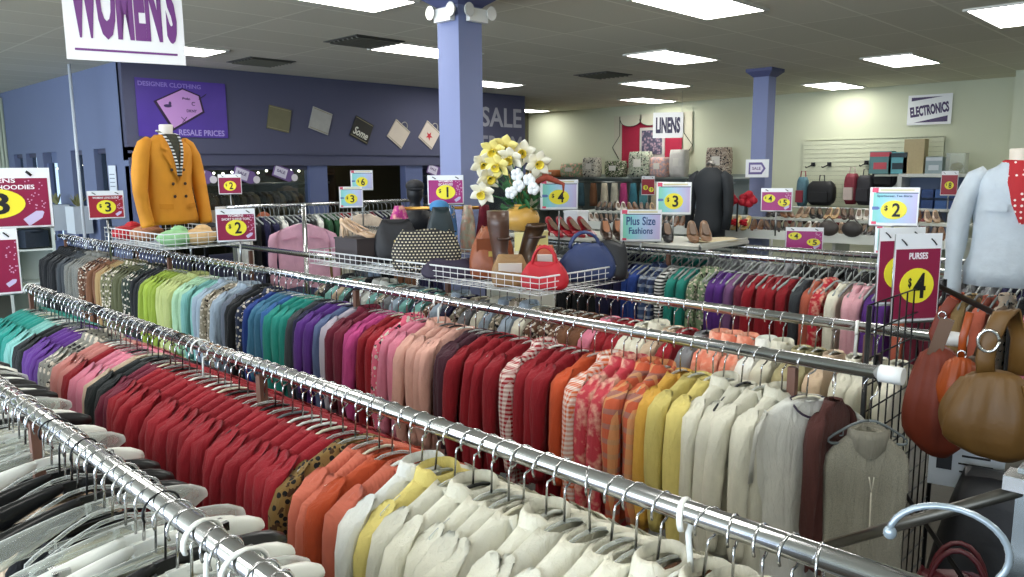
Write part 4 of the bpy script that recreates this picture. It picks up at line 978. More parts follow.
# scarf stand at the near column
t = thing('scarf_stand', 'scarf stand with a gold bar below the one dollar sign', 'display stand', (3.70, 4.26, 0), face(3.7, 4.26))
MB().tube([(-.36, 0, 1.78), (.30, 0, 1.78)], .012, 10).build('gold_bar', M('#c89a4a', .3, .7), t)
MB().tube([(0, 0, .02), (0, 0, 1.78)], .014, 10).build('pole', CHROME, t)
MB().lathe([(.22, 0), (.22, .015), (.02, .03)], n=20).build('base', BLACK_METAL, t)
def scarf(label, u, hexc, w, h, fab='plain', twist=0):
    b = MB(); rings = []
    for k in range(8):
        v = k/7; z = .02-h*v
        ww = w*(.5+.5*min(1, v*2.2))
        rings.append([(ww/2*cos(a)*(1+.08*sin(5*a+k)), .035*sin(a)*(1+.4*sin(3*a+v*4)), z) for a in [2*pi*j/16 for j in range(16)]])
    b.quad_grid(rings, True, (True, True))
    a = face(3.7, 4.26)
    o = b.build('scarf', FAB[fab], None, (3.70+u*cos(a)+.02*sin(a), 4.26+u*sin(a)-.02*cos(a), 1.78), a); o.color = C4(s2l(hexc)); tag(o, label, 'scarf', 'scarves on the gold bar')
scarf('bright magenta scarf bunched at the left of the gold bar', -.33, '#c2348c', .13, .19, 'tie-dyed')
scarf('blue patterned scarf hanging under the one dollar sign', .04, '#5c8fd0', .09, .38, 'printed')
scarf('cream scarf hanging right of the blue patterned scarf', .16, '#d4cdb8', .11, .34, 'tie-dyed')
scarf('long maroon scarf at the right end of the gold bar', .28, '#6a1026', .13, .48)
scarf('red and black scarf behind the blue knit cap', -.06, '#8c2230', .07, .40)
tag(MB().ell((3.49, 4.08, 1.80), (.07, .07, .05), 16, 8).build('knit_beanie', M('#3f7fb4', .8, noise=.2, scale=40)), 'sky blue knit cap on top of the dark teal bag', 'hat')
t = thing('mannequin_bust', 'black mannequin bust with cap left of the one dollar sign', 'mannequin', (4.22, 5.25, 1.52), face(4.3, 5.5)); t.scale = (.8, .8, .8)
loft_body([(0, .16, .09, 0, 0), (.14, .19, .10, 0, 0), (.22, .16, .09, 0, 0), (.27, .06, .05, 0, 0), (.33, .055, .055, 0, 0), (.38, .085, .09, 0, 0), (.46, .09, .10, 0, 0), (.53, .05, .06, 0, 0)]).build('bust', M('#131417', .5), t)
MB().ell((0, -.02, .50), (.10, .12, .07), 16, 8).box((0, -.13, .47), (.16, .10, .012)).build('cap', M('#1b1c20', .7), t)
MB().tube([(0, 0, 0), (0, 0, -1.90)], .014, 8).build('pole', CHROME, t)

# vase of daffodils on its box and plinth
VX, VY = 3.86, 3.66
tag(MB().box((VX, VY, .75), (.34, .34, 1.50)).box((VX, VY, .03), (.38, .38, .06)).build('display_plinth', M('#c9c9be', .5)), 'pale square plinth under the yellow vase', 'plinth')
t = thing('vase_box', 'pale yellow box under the round vase', 'box', (VX+.05, VY-.05, 1.50), .2); MB().box((0, 0, .06), (.18, .16, .12)).build('carton', M('#d9cf8c', .6), t); MB().box((0, 0, .125), (.185, .165, .012)).build('lid', M('#e0d79c', .6), t)
t = thing('vase', 'round yellow-tan vase holding the artificial daffodils', 'vase', (VX, VY, 1.637))
MB().lathe([(.05, 0), (.09, .01), (.122, .05), (.128, .085), (.115, .125), (.075, .155), (.045, .165), (.05, .18), (.044, .18), (.04, .16)], n=28, cap=(True, False)).build('vase_body', M('#c69a4a', .35, noise=.5, scale=5), t)
MB().tube([(.048*cos(a), .048*sin(a), .162) for a in [k*pi/10 for k in range(21)]], .004, 5).build('cord', M('#4a3a2a', .6), t)
GREEN = M('#2f6a3c', .6, noise=.3, scale=12)
fa = face(VX, VY)
def flower(px, pz, py, lab, kind, hexp, hexc, s=1.0, yawj=0, pitch=.3):
    px -= .085
    t = thing('artificial_flower', lab, 'flower', (VX, VY, 1.80), fa, 'artificial flowers in the yellow vase')
    MB().tube([(0, 0, -.08), (px*.3, py*.5, pz*.4), (px*.9, py, pz*.92), (px, py, pz)], .004, 5).build('stem', GREEN, t)
    hd = link('blossom', None, t, (px, py, pz)); hd.rotation_euler = (pitch, 0, yawj)
    pet = MB(); L = .072*s
    if kind == 'daffodil':
        for k in range(6):
            a = k*pi/3+.2; s0 = len(pet.v)
            rr = []
            for q in range(5):
                u = q/4; w = .030*s*sin(pi*min(.97, u*.85+.12)); 
                rr.append([(w*cos(b_), .004*sin(b_)-.02*s*u*u, .012+L*u) for b_ in [2*pi*j/8 for j in range(8)]])
            pet.quad_grid(rr, True, (True, True)); rm = Matrix.Rotation(a, 3, 'Y'); pet.xf(lambda p: rm @ p, s0)
        pet.build('petal_ring', M(hexp, .6), hd)
        cp = MB().lathe([(.010*s, 0), (.018*s, .02*s), (.021*s, .038*s), (.028*s, .046*s), (.022*s, .040*s)], n=12, cap=(True, False)); cp.xf(lambda p: Vector((p.x, -p.z, p.y)))
        cp.build('trumpet', M(hexc, .6), hd)
    else:
        for k in range(5): pet.ell((.022*s*cos(k*1.26), -.01, .02*s*sin(k*1.26)), (.022*s, .02*s, .026*s), 10, 6)
        pet.build('petals', M(hexp, .6), hd)
FL = [(-.17, .29, 0), (-.10, .38, -.04), (-.02, .40, -.02), (.02, .33, -.08), (-.13, .20, -.06), (.10, .36, 0), (-.07, .28, -.09), (.20, .29, -.03), (-.17, .10, -.05)]
dd = ['leftmost upper', 'upper left', 'topmost', 'centre', 'lower left', 'upper right', 'middle left', 'rightmost', 'lowest drooping left']
for (a, b_, c), w in zip(FL, dd): flower(a, b_, c, 'artificial daffodil, %s in the bunch' % w, 'daffodil', '#efe28c' if w in ('upper left', 'topmost', 'middle left') else '#ece8d4', '#ead54c', 1.15, random.uniform(-.5, .5), random.uniform(0, .6))
for k, (a, b_) in enumerate(((.06, .22), (.14, .185), (.07, .145), (.17, .125), (.02, .10))): flower(a, b_, -.08, 'white artificial tulip in the low right cluster, %s from its top' % ORD[k], 'tulip', '#eef2f2', '#ffffff', 1.0)
t = thing('leaf_bunch', 'dark green artificial leaves spilling from the yellow vase', 'leaves', (VX, VY, 1.80), fa)
lv = MB(); rnd = random.Random(5)
for k in range(34):
    a = rnd.uniform(-pi, pi); r0 = rnd.uniform(.05, .14); z0 = rnd.uniform(-.04, .12); s0 = len(lv.v)
    lv.plate([(0, 0), (.02, .03), (.022, .06), (0, .10), (-.022, .06), (-.02, .03)], -.001, .001)
    rm = Matrix.Rotation(a, 3, 'Z') @ Matrix.Rotation(rnd.uniform(.2, 1.9), 3, 'X'); off = Vector((r0*cos(a)*.8, r0*sin(a)*.5, z0)); lv.xf(lambda p: rm @ p*1.1 + off, s0)
lv.build('foliage', GREEN, t)
t = thing('flower_sprig', 'rust-red curved artificial sprig right of the white tulips', 'flower', (VX, VY, 1.80), fa)
MB().tube([(.02, 0, 0), (.10, 0, .16), (.17, 0, .20), (.24, 0, .17), (.29, 0, .15), (.29, 0, .09)], [.004, .02, .026, .018, .012, .004], 8).build('sprig', M('#8c3a26', .7, noise=.3), t)
t = thing('flower_sprig', 'tan dried sprig in the middle of the daffodils', 'flower', (VX, VY, 1.80), fa)
b = MB()
for k in range(7): b.tube([(0, .03, 0), (-.03+.02*k-.03, .03, .10+.01*k), (-.08+.03*k, .03, .22+.01*(k % 3))], [.004, .010, .006], 6)
b.build('sprig', M('#a4804e', .8), t)

# shelf board with shoes on top of the far rack
tag(MB().box((5.62, 4.12, RZ+.04), (.75, 2.1, .025)).box((5.62, 3.09, RZ+.05), (.75, .02, .05)).build('rack_shelf', M('#b9bab0', .5)), 'flat shelf board lying on top of the far rack below the pastel signs', 'shelf')
SZ = RZ+.054
fz = atan2(-5.4, 4.2)
shoe_pair(5.30, 4.55, SZ, fz+.5, '#8c1020', 'one of the shiny crimson high heels beside the vase', 'crimson high heels', 1.25)
shoe_pair(5.42, 4.40, SZ, fz+.5, '#7a0e1c', 'one of the darker crimson high heels behind the shiny pair', 'darker crimson high heels', 1.25)
shoe_pair(5.38, 4.02, SZ, fz+.1, '#3a2a22', 'one of the brown and black heels right of the crimson heels', 'brown and black heels', 1.25, '#8a5a3a')
shoe_pair(5.34, 3.78, SZ, fz+.1, '#b8977a', 'one of the beige high heels left of the plus size sign', 'beige high heels', 1.3, '#d0b090')
shoe_pair(5.46, 3.58, SZ, fz, '#1b1b1e', 'one of the black heels behind the plus size sign', 'black heels behind the sign', 1.2)
shoe_pair(5.62, 3.32, SZ, fz, '#7a5a40', 'one of the tan heels right of the plus size sign', 'tan heels', 1.2)
tag(MB().box((5.62, 4.62, SZ+.10), (.16, .16, .20)).box((5.62, 4.62, SZ+.205), (.17, .17, .02)).build('shoe_box', M('#cfd4da', .5)), 'pale shoe box under the pastel four dollar sign', 'box')
tag(MB().ell((5.75, 3.22, SZ+.012), (.25, .16, .013), 16, 6).build('straw_mat', M('#b5a888', .8, noise=.2)), 'pale straw hat brim lying flat at the shelf end', 'hat')
# big beige shoe left of the basket
shoe_pair(3.05, 4.42, 1.60, face(3, 4.4)+1.2, '#c9ab8c', 'one of the large beige pumps in the basket left of the woven bag', 'large beige pumps', 1.0, '#b8987a')
tag(MB().box((3.05, 4.42, 1.515), (.20, .26, .16)).box((3.05, 4.42, 1.60), (.21, .27, .012)).build('shoe_box', M('#3a3234', .6)), 'dark shoe box lifting the beige pumps in the basket', 'box')
tag(MB().ell((3.14, 4.60, 1.50), (.09, .11, .07), 12, 8, .05, 3).build('hat', M('#a81c28', .7, noise=.3, scale=20)), 'red hat beside the beige pumps', 'hat')

# shoe display shelf along the back
t = thing('shoe_shelf', 'long white double-tier shoe shelf in front of the cream wall', 'shelf', (9.95, 5.3, 0))
MB().box((.12, 0, 1.19), (.50, 5.7, .03)).build('shelf_board', M('#c9cfc8', .5), t); MB().box((-.14, 0, 1.165), (.02, 5.7, .12)).build('shelf_edge', M('#dfe4de', .45), t)
MB().box((.15, 0, .62), (.44, 5.7, .03)).build('shelf_board', M('#c9cfc8', .5), t); MB().box((-.08, 0, .60), (.02, 5.7, .10)).build('shelf_edge', M('#dfe4de', .45), t)
MB().box((.30, 0, 1.36), (.30, 5.7, .03)).build('shelf_board', M('#bfc4bc', .5), t)
for y in (-2.8, -1.4, 0, 1.4, 2.8): MB().box((.15, y, .6), (.46, .04, 1.2)).build('upright', M('#b8bdb6', .5), t)
sc = [('#1a1a1c', 'black'), ('#c8c4bc', 'silver'), ('#2a2526', 'dark brown'), ('#7a5236', 'brown'), ('#b8976a', 'gold'), ('#17181a', 'jet black'), ('#a88e74', 'beige'), ('#40302a', 'espresso')]
def shoe_row(y0, y1, x, z, step, where, seq, sz=1.05):
    y = y0; k = 0; cnt = {}
    while y > y1:
        hx, w = sc[seq[k % len(seq)]]; cnt[w] = cnt.get(w, 0)+1
        shoe_pair(x+random.uniform(-.03, .03), y, z, face(x, y)+random.uniform(-.3, .3), hx, 'shoe of the %s %s pair from the left on %s' % (ORD[cnt[w]-1], w, where), 'shoe pairs on '+where, sz)
        y -= step; k += 1
shoe_row(8.0, 6.0, 9.95, 1.206, .20, 'the white shelf, left part', [0, 1, 5, 2, 1, 0, 3, 6, 5, 3])
shoe_row(5.95, 5.55, 9.95, 1.206, .17, 'the white shelf by red flowers', [4, 3, 4])
shoe_pair(9.90, 5.48, 1.206, face(9.9, 5.4)-.3, '#b39a5c', 'one gold heel of the large left pair with red flower', 'left gold heels with red flowers', 1.35, '#d8c48c', flower=True, gap=.10)
shoe_pair(9.90, 5.20, 1.206, face(9.9, 5.2)-.3, '#b39a5c', 'one gold heel of the large right pair with red flower', 'right gold heels with red flowers', 1.35, '#d8c48c', flower=True, gap=.10)
shoe_row(4.98, 2.6, 9.95, 1.206, .18, 'the white shelf, right part', [3, 7, 2, 5, 1, 0, 6, 7, 2, 0, 3, 5, 7])
shoe_row(7.9, 5.9, 10.25, 1.378, .21, 'the upper left step', [0, 5, 1, 3, 2, 4, 6, 0])
shoe_row(4.9, 2.7, 10.25, 1.378, .2, 'the upper right step', [2, 3, 6, 0, 4, 7, 1, 5])
t = thing('fabric_flower', 'big red fabric flower bow beside the black jacket', 'flower', (9.5, 5.05, 1.52), face(9.5, 5))
for sx in (-.12, .12):
    b = MB()
    for k in range(14): b.ell((sx+.07*cos(k*2.4)*(k/14+.2), -.03-.004*k, .07*sin(k*2.4)*(k/14+.2)+.12), (.055, .03, .05), 8, 6)
    b.build('ruffle', M('#b3122a', .6), t)
MB().tube([(0, 0, .1), (0, .0, -.31)], .012, 8).build('stem', BLACK_METAL, t)
# purses row on the right half of the shoe shelf, round mirror-like bags
for k, (y, hx, w) in enumerate(((3.95, '#4a4440', 'taupe'), (3.66, '#3d3a38', 'charcoal'))):
    tag(MB().ell((9.80, y, 1.16+.13), (.05, .13, .10), 16, 10).tube([(9.80, y-.07, 1.37), (9.80, y, 1.44), (9.80, y+.07, 1.37)], .008, 6).build('small_purse', M(hx, .4, noise=.2)), '%s oval purse standing on the white shelf edge' % w, 'handbag')

# ------------------------------------------------------------------ linen shelving on the cream wall
t = thing('linen_shelving', 'grey shelving unit against the cream wall below the red quilt', 'shelf', (13.7, 9.6, 0))
MB().box((.20, 0, 1.0), (.04, 5.3, 1.86)).build('back_panel', M('#8d9690', .6), t)
for z in (.5, 1.15, 1.86): MB().box((0, 0, z), (.42, 5.3, .03)).build('shelf_board', M('#a3aba2', .6), t)
for y in (-2.65, -1.3, 0, 1.3, 2.65): MB().box((0, y, .93), (.42, .03, 1.86)).build('upright', M('#7d8680', .6), t)
def package(y, w, h, hexc, label, fab='printed', x=13.55, z=1.876, d=.26):
    t = thing('linen_package', label, 'packaged linens', (x, y, z), -pi/2)
    rings = []
    for k in range(7):
        u = k/6; q = 1-.10*abs(2*u-1)**3
        rings.append([(w/2*q*math.copysign(abs(cos(a))**.45, cos(a)), d/2*q*math.copysign(abs(sin(a))**.45, sin(a)), h*u) for a in [2*pi*j/20 for j in range(20)]])
    o = MB().quad_grid(rings, True, (True, True)).build('folded_linen', FAB[fab], t); o.color = C4(s2l(hexc))
    MB().box((0, -d/2-.004, h*.55), (w*.35, .004, h*.3)).build('paper_insert', M('#d9d6cc', .5), t)
package(11.85, .5, .16, '#c87a48', 'flat orange folded linens at the left end of the top shelf', 'plain')
package(11.25, .60, .30, '#8fb08a', 'bulky sage green linens on the top shelf', 'tie-dyed')
package(10.70, .42, .42, '#c4c3b4', 'cream bagged comforter left of the quilt', 'printed')
package(10.05, .50, .34, '#5c6a48', 'dark green floral bedding bag on the top shelf', 'printed')
package(9.42, .52, .52, '#a8b49c', 'pale green patterned bedding bag below the quilt', 'printed')
package(8.95, .40, .40, '#b8a8ae', 'grey-pink bedding bag between two taller bags', 'tie-dyed')
package(8.50, .36, .54, '#dad6cf', 'white bedding bag with dark emblem below the quilt', 'plain')
package(7.62, .50, .56, '#a08f80', 'brown floral bedding bag right of the quilt', 'printed')
cnt = 0
for y, hx, w, l in ((10.9, '#40606c', 'slate blue', .5), (10.55, '#7a5236', 'brown', .5), (10.25, '#cfc5ac', 'cream', .5), (9.98, '#c4c0ac', 'ivory', .5), (9.75, '#b83a78', 'magenta', .5), (9.5, '#3c7c8c', 'teal', .5), (9.25, '#5a9aa4', 'aqua', .5), (8.95, '#cfc0a0', 'beige', .5), (8.72, '#d8cdb4', 'pale cream', .5)):
    b = MB(); rr = []
    for k in range(6):
        v = k/5; rr.append([(13.42+.06*cos(a)*(1+.1*sin(3*a+k)), y+.10*sin(a)*(.6+.4*min(1, v*2)), 1.75-l*v) for a in [2*pi*j/14 for j in range(14)]])
    o = b.quad_grid(rr, True, (True, True)).build('hanging_towel', FAB['plain']); o.color = C4(s2l(hx)); tag(o, '%s towel hanging under the top linen shelf' % w, 'towel', 'towels under the linen shelf')
tag(MB().tube([(13.42, 7.2, 1.77), (13.42, 12.0, 1.77)], .012, 8).build('towel_rod', CHROME_D), 'metal rod below the top linen shelf carrying the towels', 'rod')
for k, (y, z, hx, w) in enumerate(((7.95, 1.30, '#7f93a0', 'grey-blue'), (8.30, 1.30, '#8d9ea8', 'pale slate'), (7.2, 1.3, '#75858f', 'steel grey'), (7.95, 1.58, '#8897a4', 'light slate'))):
    tag(MB().box((13.6, y, z), (.34, .36, .22)).box((13.43, y, z), (.01, .38, .04)).build('linen_stack', M(hx, .6, noise=.1)), '%s boxed linens on the right half of the linen shelves' % w, 'box')
# red quilt with framed print
t = thing('wall_quilt', 'red wall hanging with pale swagged top and floral square', 'wall hanging', (13.97, 9.45, 2.66), -pi/2)
QR = M('#a8203e', .85, noise=.12, scale=5); b = MB(); rr = []
for k in range(25):
    u = k/24; rr.append([(-.75+1.5*u, -.02-.015*sin(u*60), -.56-.04*sin(u*7)), (-.75+1.5*u, -.02-.015*sin(u*60), .42)])
b.quad_grid([list(r) for r in rr], False).build('red_cloth', QR, t)
b = MB()
for c in (-.5, 0, .5): b.plate([(c-.27, .52), (c+.27, .52)]+[(c+.27*cos(a), .42-.14*sin(a)) for a in [pi*k/10 for k in range(0, 11)]], -.055, -.045)
for sx in (-.87, .87): b.plate([(sx-.10, .52), (sx+.10, .52), (sx+.12, -.25), (sx*.86, -.45), (sx-.09, -.3)], -.012, -.004)
b.build('pale_swag', M('#c9c6b0', .8), t)
b = MB()
for sx in (-1, 1): b.tube([(sx*.78, -.06, .50), (sx*.80, -.03, .1), (sx*1.0, -.02, -.15), (sx*.82, -.03, -.40)], .008, 5)
for c in (-.5, 0, .5): b.tube([(c+.27*cos(a), -.06, .42-.14*sin(a)) for a in [pi*k/10 for k in range(0, 11)]], .007, 5)
b.build('dark_cord', M('#3a3a34', .7), t)
MB().box((.05, -.045, -.07), (.62, .02, .62)).build('print_mount', M('#c9c3bb', .7), t)
m, nt, out = new_mat('blossom_print'); bb_ = principled(nt, out, Roughness=.7); tc = nt.nodes.new('ShaderNodeTexCoord'); vo = nt.nodes.new('ShaderNodeTexVoronoi'); vo.inputs['Scale'].default_value = 18
cr = nt.nodes.new('ShaderNodeValToRGB'); cr.color_ramp.elements[0].color = C4(s2l('#c9a8b4')); cr.color_ramp.elements[1].color = C4(s2l('#4a4a60')); cr.color_ramp.elements[1].position = .6
nt.links.new(tc.outputs['Object'], vo.inputs[0]); nt.links.new(vo.outputs[0], cr.inputs[0]); nt.links.new(cr.outputs[0], bb_.inputs['Base Color'])
MB().box((.05, -.060, -.07), (.50, .01, .50)).build('blossom_print', m, t)

# ------------------------------------------------------------------ slatwall and electronics
m, nt, out = new_mat('slatwall'); b = principled(nt, out, Roughness=.5)
SLAT = M('#cbcfb4', .55)
t = thing('hanging_slat_board', 'pale grooved slatwall panel on the cream wall', 'slatwall', (13.96, 5.0, 1.95), -pi/2)
b = MB()
for k in range(15): b.box((0, 0, -.55+k*.077), (2.32, .03, .069))
b.box((0, .01, 0), (2.32, .02, 1.16)).build('slats', SLAT, t)
MB().box((0, .011, 0), (2.30, .022, 1.15)).build('groove_backing', M('#6f715e', .7), t)
hooks = ((5.95, 2.10), (5.66, 2.10), (5.02, 2.12))
for k, (y, z) in enumerate(hooks):
    t = thing('wall_mounted_hook', '%s black slatwall hook from the left carrying bags' % ORD[k], 'hook', (13.93, y, z), -pi/2, 'slatwall hooks')
    MB().box((0, -.01, 0), (.07, .015, .07)).build('plate', BLACK_METAL, t); MB().tube([(0, -.01, 0), (0, -.30, -.06), (0, -.33, -.04)], .009, 6).build('arm', BLACK_METAL, t)
def backpack(label, x, y, z, w, h, hexc, accent=None):
    t = thing('hanging_backpack', label, 'backpack', (x, y, z), -pi/2-.1)
    rr = []
    for k in range(9):
        u = k/8; q = (1-abs(2*u-1)**4*.35)
        rr.append([(w/2*q*math.copysign(abs(cos(a))**.5, cos(a)), .10*q*math.copysign(abs(sin(a))**.6, sin(a)), -h/2+h*u) for a in [2*pi*j/20 for j in range(20)]])
    MB().quad_grid(rr, True, (True, True)).build('pack_body', M(hexc, .6, noise=.2), t)
    MB().box((0, -.11, -h*.15), (w*.7, .04, h*.4)).build('front_pocket', M(accent or hexc, .6), t)
    MB().tube([(-.05, 0, h/2-.02), (-.04, 0, h/2+.10), (.04, 0, h/2+.10), (.05, 0, h/2-.02)], .01, 6).build('strap', M(accent or hexc, .6), t)
    return t
backpack('black backpack hanging on the left slatwall hooks', 13.55, 5.62, 1.60, .50, .42, '#16171a')
backpack('slim blue-grey bag left of the black backpack', 13.58, 5.97, 1.62, .18, .52, '#4c7280', '#8c2a3a')
backpack('red and black slim backpack on the right slatwall hook', 13.58, 5.12, 1.68, .22, .52, '#7c2434', '#c8b8b0')
backpack('dark patterned backpack beside the red one', 13.60, 4.90, 1.66, .28, .50, '#2b2a30')
backpack('squared black laptop bag high on the slatwall', 13.70, 4.62, 1.88, .42, .34, '#15171a')
t = thing('electronics_shelf', 'white framed shelf of blue electronics near the right corner', 'shelf', (13.5, 3.78, 0), -pi/2)
MB().box((0, -.0, 1.91), (1.0, .45, .05)).box((-.48, 0, .95), (.06, .45, 1.9)).box((.48, 0, .95), (.06, .45, 1.9)).build('white_frame', M('#d4d8d2', .5), t)
MB().box((0, .2, 1.3), (.9, .02, 1.15)).build('back_panel', M('#6f7f9c', .6), t)
MB().box((0, 0, 1.38), (.9, .42, .03)).build('shelf_board', M('#d4d8d2', .5), t)
for i in range(4):
    for j in range(2):
        tag(MB().box((13.42, 3.45+i*.2, 1.46+j*.17), (.22, .17, .13)).box((13.30, 3.45+i*.2, 1.46+j*.17), (.01, .13, .02)).build('media_box', M(['#2c4c8c', '#38609c', '#24447c', '#4a6aa0'][i], .4)), 'blue electronics box, %s from the right on the %s layer of the white shelf' % (ORD[i], ('lower', 'upper')[j]), 'box', 'blue electronics boxes')
def carton(label, y, z, w, h, hexc, stripe=None, x=13.45, round_=False):
    t = thing('product_box', label, 'box', (x, y, z), -pi/2); MB().box((0, 0, h/2), (w, .2, h)).build('carton', M(hexc, .5, noise=.1), t)
    if stripe: MB().box((0, -.102, h*.86), (w*.96, .005, h*.2)).box((0, -.102, h*.35), (w*.6, .005, h*.3)).build('printed_face', M(stripe, .5), t)
tag(MB().box((13.5, 4.45, 1.91), (.40, .42, .03)).box((13.66, 4.45, .95), (.03, .42, 1.88)).build('side_shelf', M('#b8bdb2', .5)), 'small pale side shelf under the product boxes', 'shelf')
carton('teal and red product box on the high shelf', 4.60, 1.937, .34, .36, '#5c8a8c', '#c4505c'); carton('teal box with black straps picture on the high shelf', 4.33, 1.937, .28, .34, '#5fa6b0', '#20323a')
carton('tall beige speaker cabinet on the high shelf', 4.10, 1.937, .30, .54, '#b5a57c'); carton('small grey-blue box right of the beige speaker', 3.80, 1.937, .24, .26, '#8fa0a4', '#c0c8cc')
t = thing('glass_tank', 'small glass tank at the right end of the high shelf', 'tank', (13.45, 3.50, 1.937), -pi/2)
MB().box((0, 0, .16), (.26, .22, .30)).build('glass_walls', CLEAR, t); MB().ell((0, 0, .10), (.09, .08, .07), 12, 8, .1, 2).build('contents', M('#8a8a5c', .8), t)
t = thing('white_rail_table', 'pale rack with dark handbags under the slatwall', 'rack', (12.9, 4.7, 0))
MB().tube([(0, -1.4, 1.38), (0, 1.5, 1.38)], .014, 8).build('rail', STEEL_WHITE, t)
for y in (-1.38, 1.48): MB().box((0, y, .69), (.03, .03, 1.38)).build('upright', STEEL_WHITE, t)
rnd = random.Random(11)
dk = [('#2a2a2c', 'black'), ('#5c5248', 'taupe'), ('#8a7a66', 'khaki'), ('#3c2c26', 'brown'), ('#7a2c30', 'brick red'), ('#c0b8a4', 'cream')]
cnt = {}
for k in range(13):
    hx, w = dk[rnd.randrange(6)]; cnt[w] = cnt.get(w, 0)+1
    y = 6.05-k*.21
    t = thing('hanging_purse', '%s %s purse from the left hanging below the slatwall' % (ORD[cnt[w]-1], w), 'handbag', (12.85, y, 1.38), -pi/2, 'purses below the slatwall')
    MB().ell((0, 0, -.20), (.09, .05, .09), 14, 8, .06, k).build('bag_body', M(hx, .5, noise=.15), t); MB().tube([(-.05, 0, -.14), (0, 0, .012), (.05, 0, -.14)], .006, 5).build('strap', M(hx, .5), t)

# ------------------------------------------------------------------ black grid panel with purses and the front hung tunic
t = thing('grid_panel', 'black wire grid panel standing across the rail ends', 'grid panel', (3.13, .935, 0))
b = MB(); z0, z1 = .25, 1.585; x0, x1 = -.43, .42
for k in range(12):
    x = x0+(x1-x0)*k/11; b.tube([(x, 0, z0), (x, 0, z1)], .0032, 5)
for k in range(15):
    z = z0+(z1-z0)*k/14; b.tube([(x0, .004, z), (x1, .004, z)], .0032, 5)
b.build('wire_mesh', BLACK_METAL, t)
MB().tube([(x0, 0, .02), (x0, 0, z1)], .009, 6).build('frame_post', BLACK_METAL, t); MB().tube([(x1, 0, .02), (x1, 0, z1)], .009, 6).build('frame_post', BLACK_METAL, t)
MB().box((x0, 0, .012), (.03, .5, .02)).box((x1, 0, .012), (.03, .5, .02)).build('foot', BLACK_METAL, t)
def fo(p0, p1, label):
    t = thing('faceout_arm', label, 'bracket', p0); d = Vector(p1)-Vector(p0)
    MB().tube([(0, 0, 0), tuple(d), tuple(d+Vector((0, 0, .02)))], .009, 8, flat=(.6, 1.3)).build('arm', BLACK_METAL, t)
    MB().box((0, 0, 0), (.03, .012, .06)).build('clamp', BLACK_METAL, t)
fo((3.42, .93, 1.575), (2.80, .42, 1.515), 'black sloping arm that carries the leather purses')
fo((2.80, .93, 1.37), (2.56, .84, 1.355), 'black short arm behind the grey tunic')
fo((2.95, .93, .95), (2.35, .42, .78), 'black diagonal arm at knee height right of the grey tunic')
# grey tunic
o = garment('vest', 'heathered', s2l('#a5a190'), 2.57, .87, 1.335, face(2.57, .87)+.35, True, 2); o.scale = (.66, 1.2, 1.25); o.name = 'tunic'
tag(o, 'long grey-brown heathered tunic hung facing forward beside the grid panel', 'tunic')
b = MB(); rr = []
for (a, tt, z, oy) in ((.075, .030, -.095, 0), (.095, .04, -.080, 0), (.10, .042, -.105, 0), (.085, .036, -.135, -.006), (.04, .026, -.155, -.012)): rr.append([(a*cos(q), oy+tt*sin(q), z) for q in [2*pi*j/18 for j in range(18)]])
c = b.quad_grid(rr).build('cowl_neck', FAB['heathered'], o); c.color = C4(s2l('#8f8b7c'))
MB().tube([(-.012, -.045, -.20), (0, -.05, -.24), (.012, -.045, -.20)], .003, 5).tube([(0, -.05, -.24), (0, -.055, -.38)], .004, 5).build('drawstring', M('#c9c4b4', .7), o)
hanger(2.57, .87, face(2.57, .87)+.35, 'under the grey-brown heathered tunic', 'hangers on display', ('grey', 'notch'), 1.35).scale = (.72, 1, 1)
o = garment('sweater', 'plain', s2l('#5c3530'), 2.56, .985, 1.40, -.15, True, 1); tag(o, 'dark red-brown top squeezed behind the grey tunic', 'top'); o.scale = (.5, .8, .95)
hanger(2.56, .985, -.15, 'in the dark red-brown top behind the grey tunic', 'hangers on display', ('black', 'notch'), 1.35).scale = (.5, 1, 1)
# ivory T-shirt with red monogram at the near end
o = garment('short-sleeved top', 'plain', s2l('#e4e3da'), 2.54, 1.07, RZ, -.60, True, 3); o.name = 'long_shirt'; o.scale = (1, 1.1, 1.08)
tag(o, 'ivory shirt with navy neckline and red monogram at the near rail end', 'shirt')
MB().tube([(.062*cos(a), -.012+.036*sin(a)*1.0, -.092-.05*max(0, -sin(a))) for a in [2*pi*k/20 for k in range(21)]], .004, 6).build('neck_trim', M('#33283a', .7), o)
text(o, 'A', .03, -.25, .05, .055, M('#b0202c', .6), -.060, name='monogram'); text(o, 'P', .08, -.22, .03, .035, M('#3a3a4c', .6), -.056, name='monogram')
hanger(2.54, 1.07, -.60, 'in the ivory shirt with the red monogram', 'hangers on display', ('ivory', 'notch'))

# leather purses on the arm
def strap_bag(name, label, loc, rz, body, mat, strap_pts, strap_r, extra=None):
    t = thing(name, label, 'handbag', loc, rz)
    body.build('bag_body', mat, t)
    MB().tube(strap_pts, strap_r, 10, flat=(1.4, .45)).build('strap', mat, t)
    return t
def hobo(w, h, d, seed, pinch=.55):
    rr = []; rnd = random.Random(seed)
    for k in range(12):
        u = k/11; z = -h*u
        a = w/2*(pinch+(1-pinch)*sin(pi*min(1, .12+u*.62))) if u < .85 else w/2*(1-.9*(u-.85)/.15*.55)
        b_ = d/2*(.25+.9*sin(pi*min(.97, u*.85+.03)))
        rr.append([(a*cos(q)*(1+.05*sin(6*q+seed+u*5)+.035*(1-u)**2*sin(17*q+seed+3*u)), b_*sin(q)*(1+.12*sin(5*q+seed)+.10*(1-u)**2*sin(17*q+seed+3*u)), z-.05*u*cos(q+.6)*h-.015*cos(2*q)*(1-u)) for q in [2*pi*j/60 for j in range(60)]])
    return MB().quad_grid(rr, True, (True, True))
RUST = M('#6e2812', .6, noise=.25, scale=9, bump=.7); TANL = M('#66481f', .5, noise=.25, scale=10, bump=.6); ORL = M('#96400f', .4, noise=.15, scale=10, bump=.2)
fp = face(3, .7)
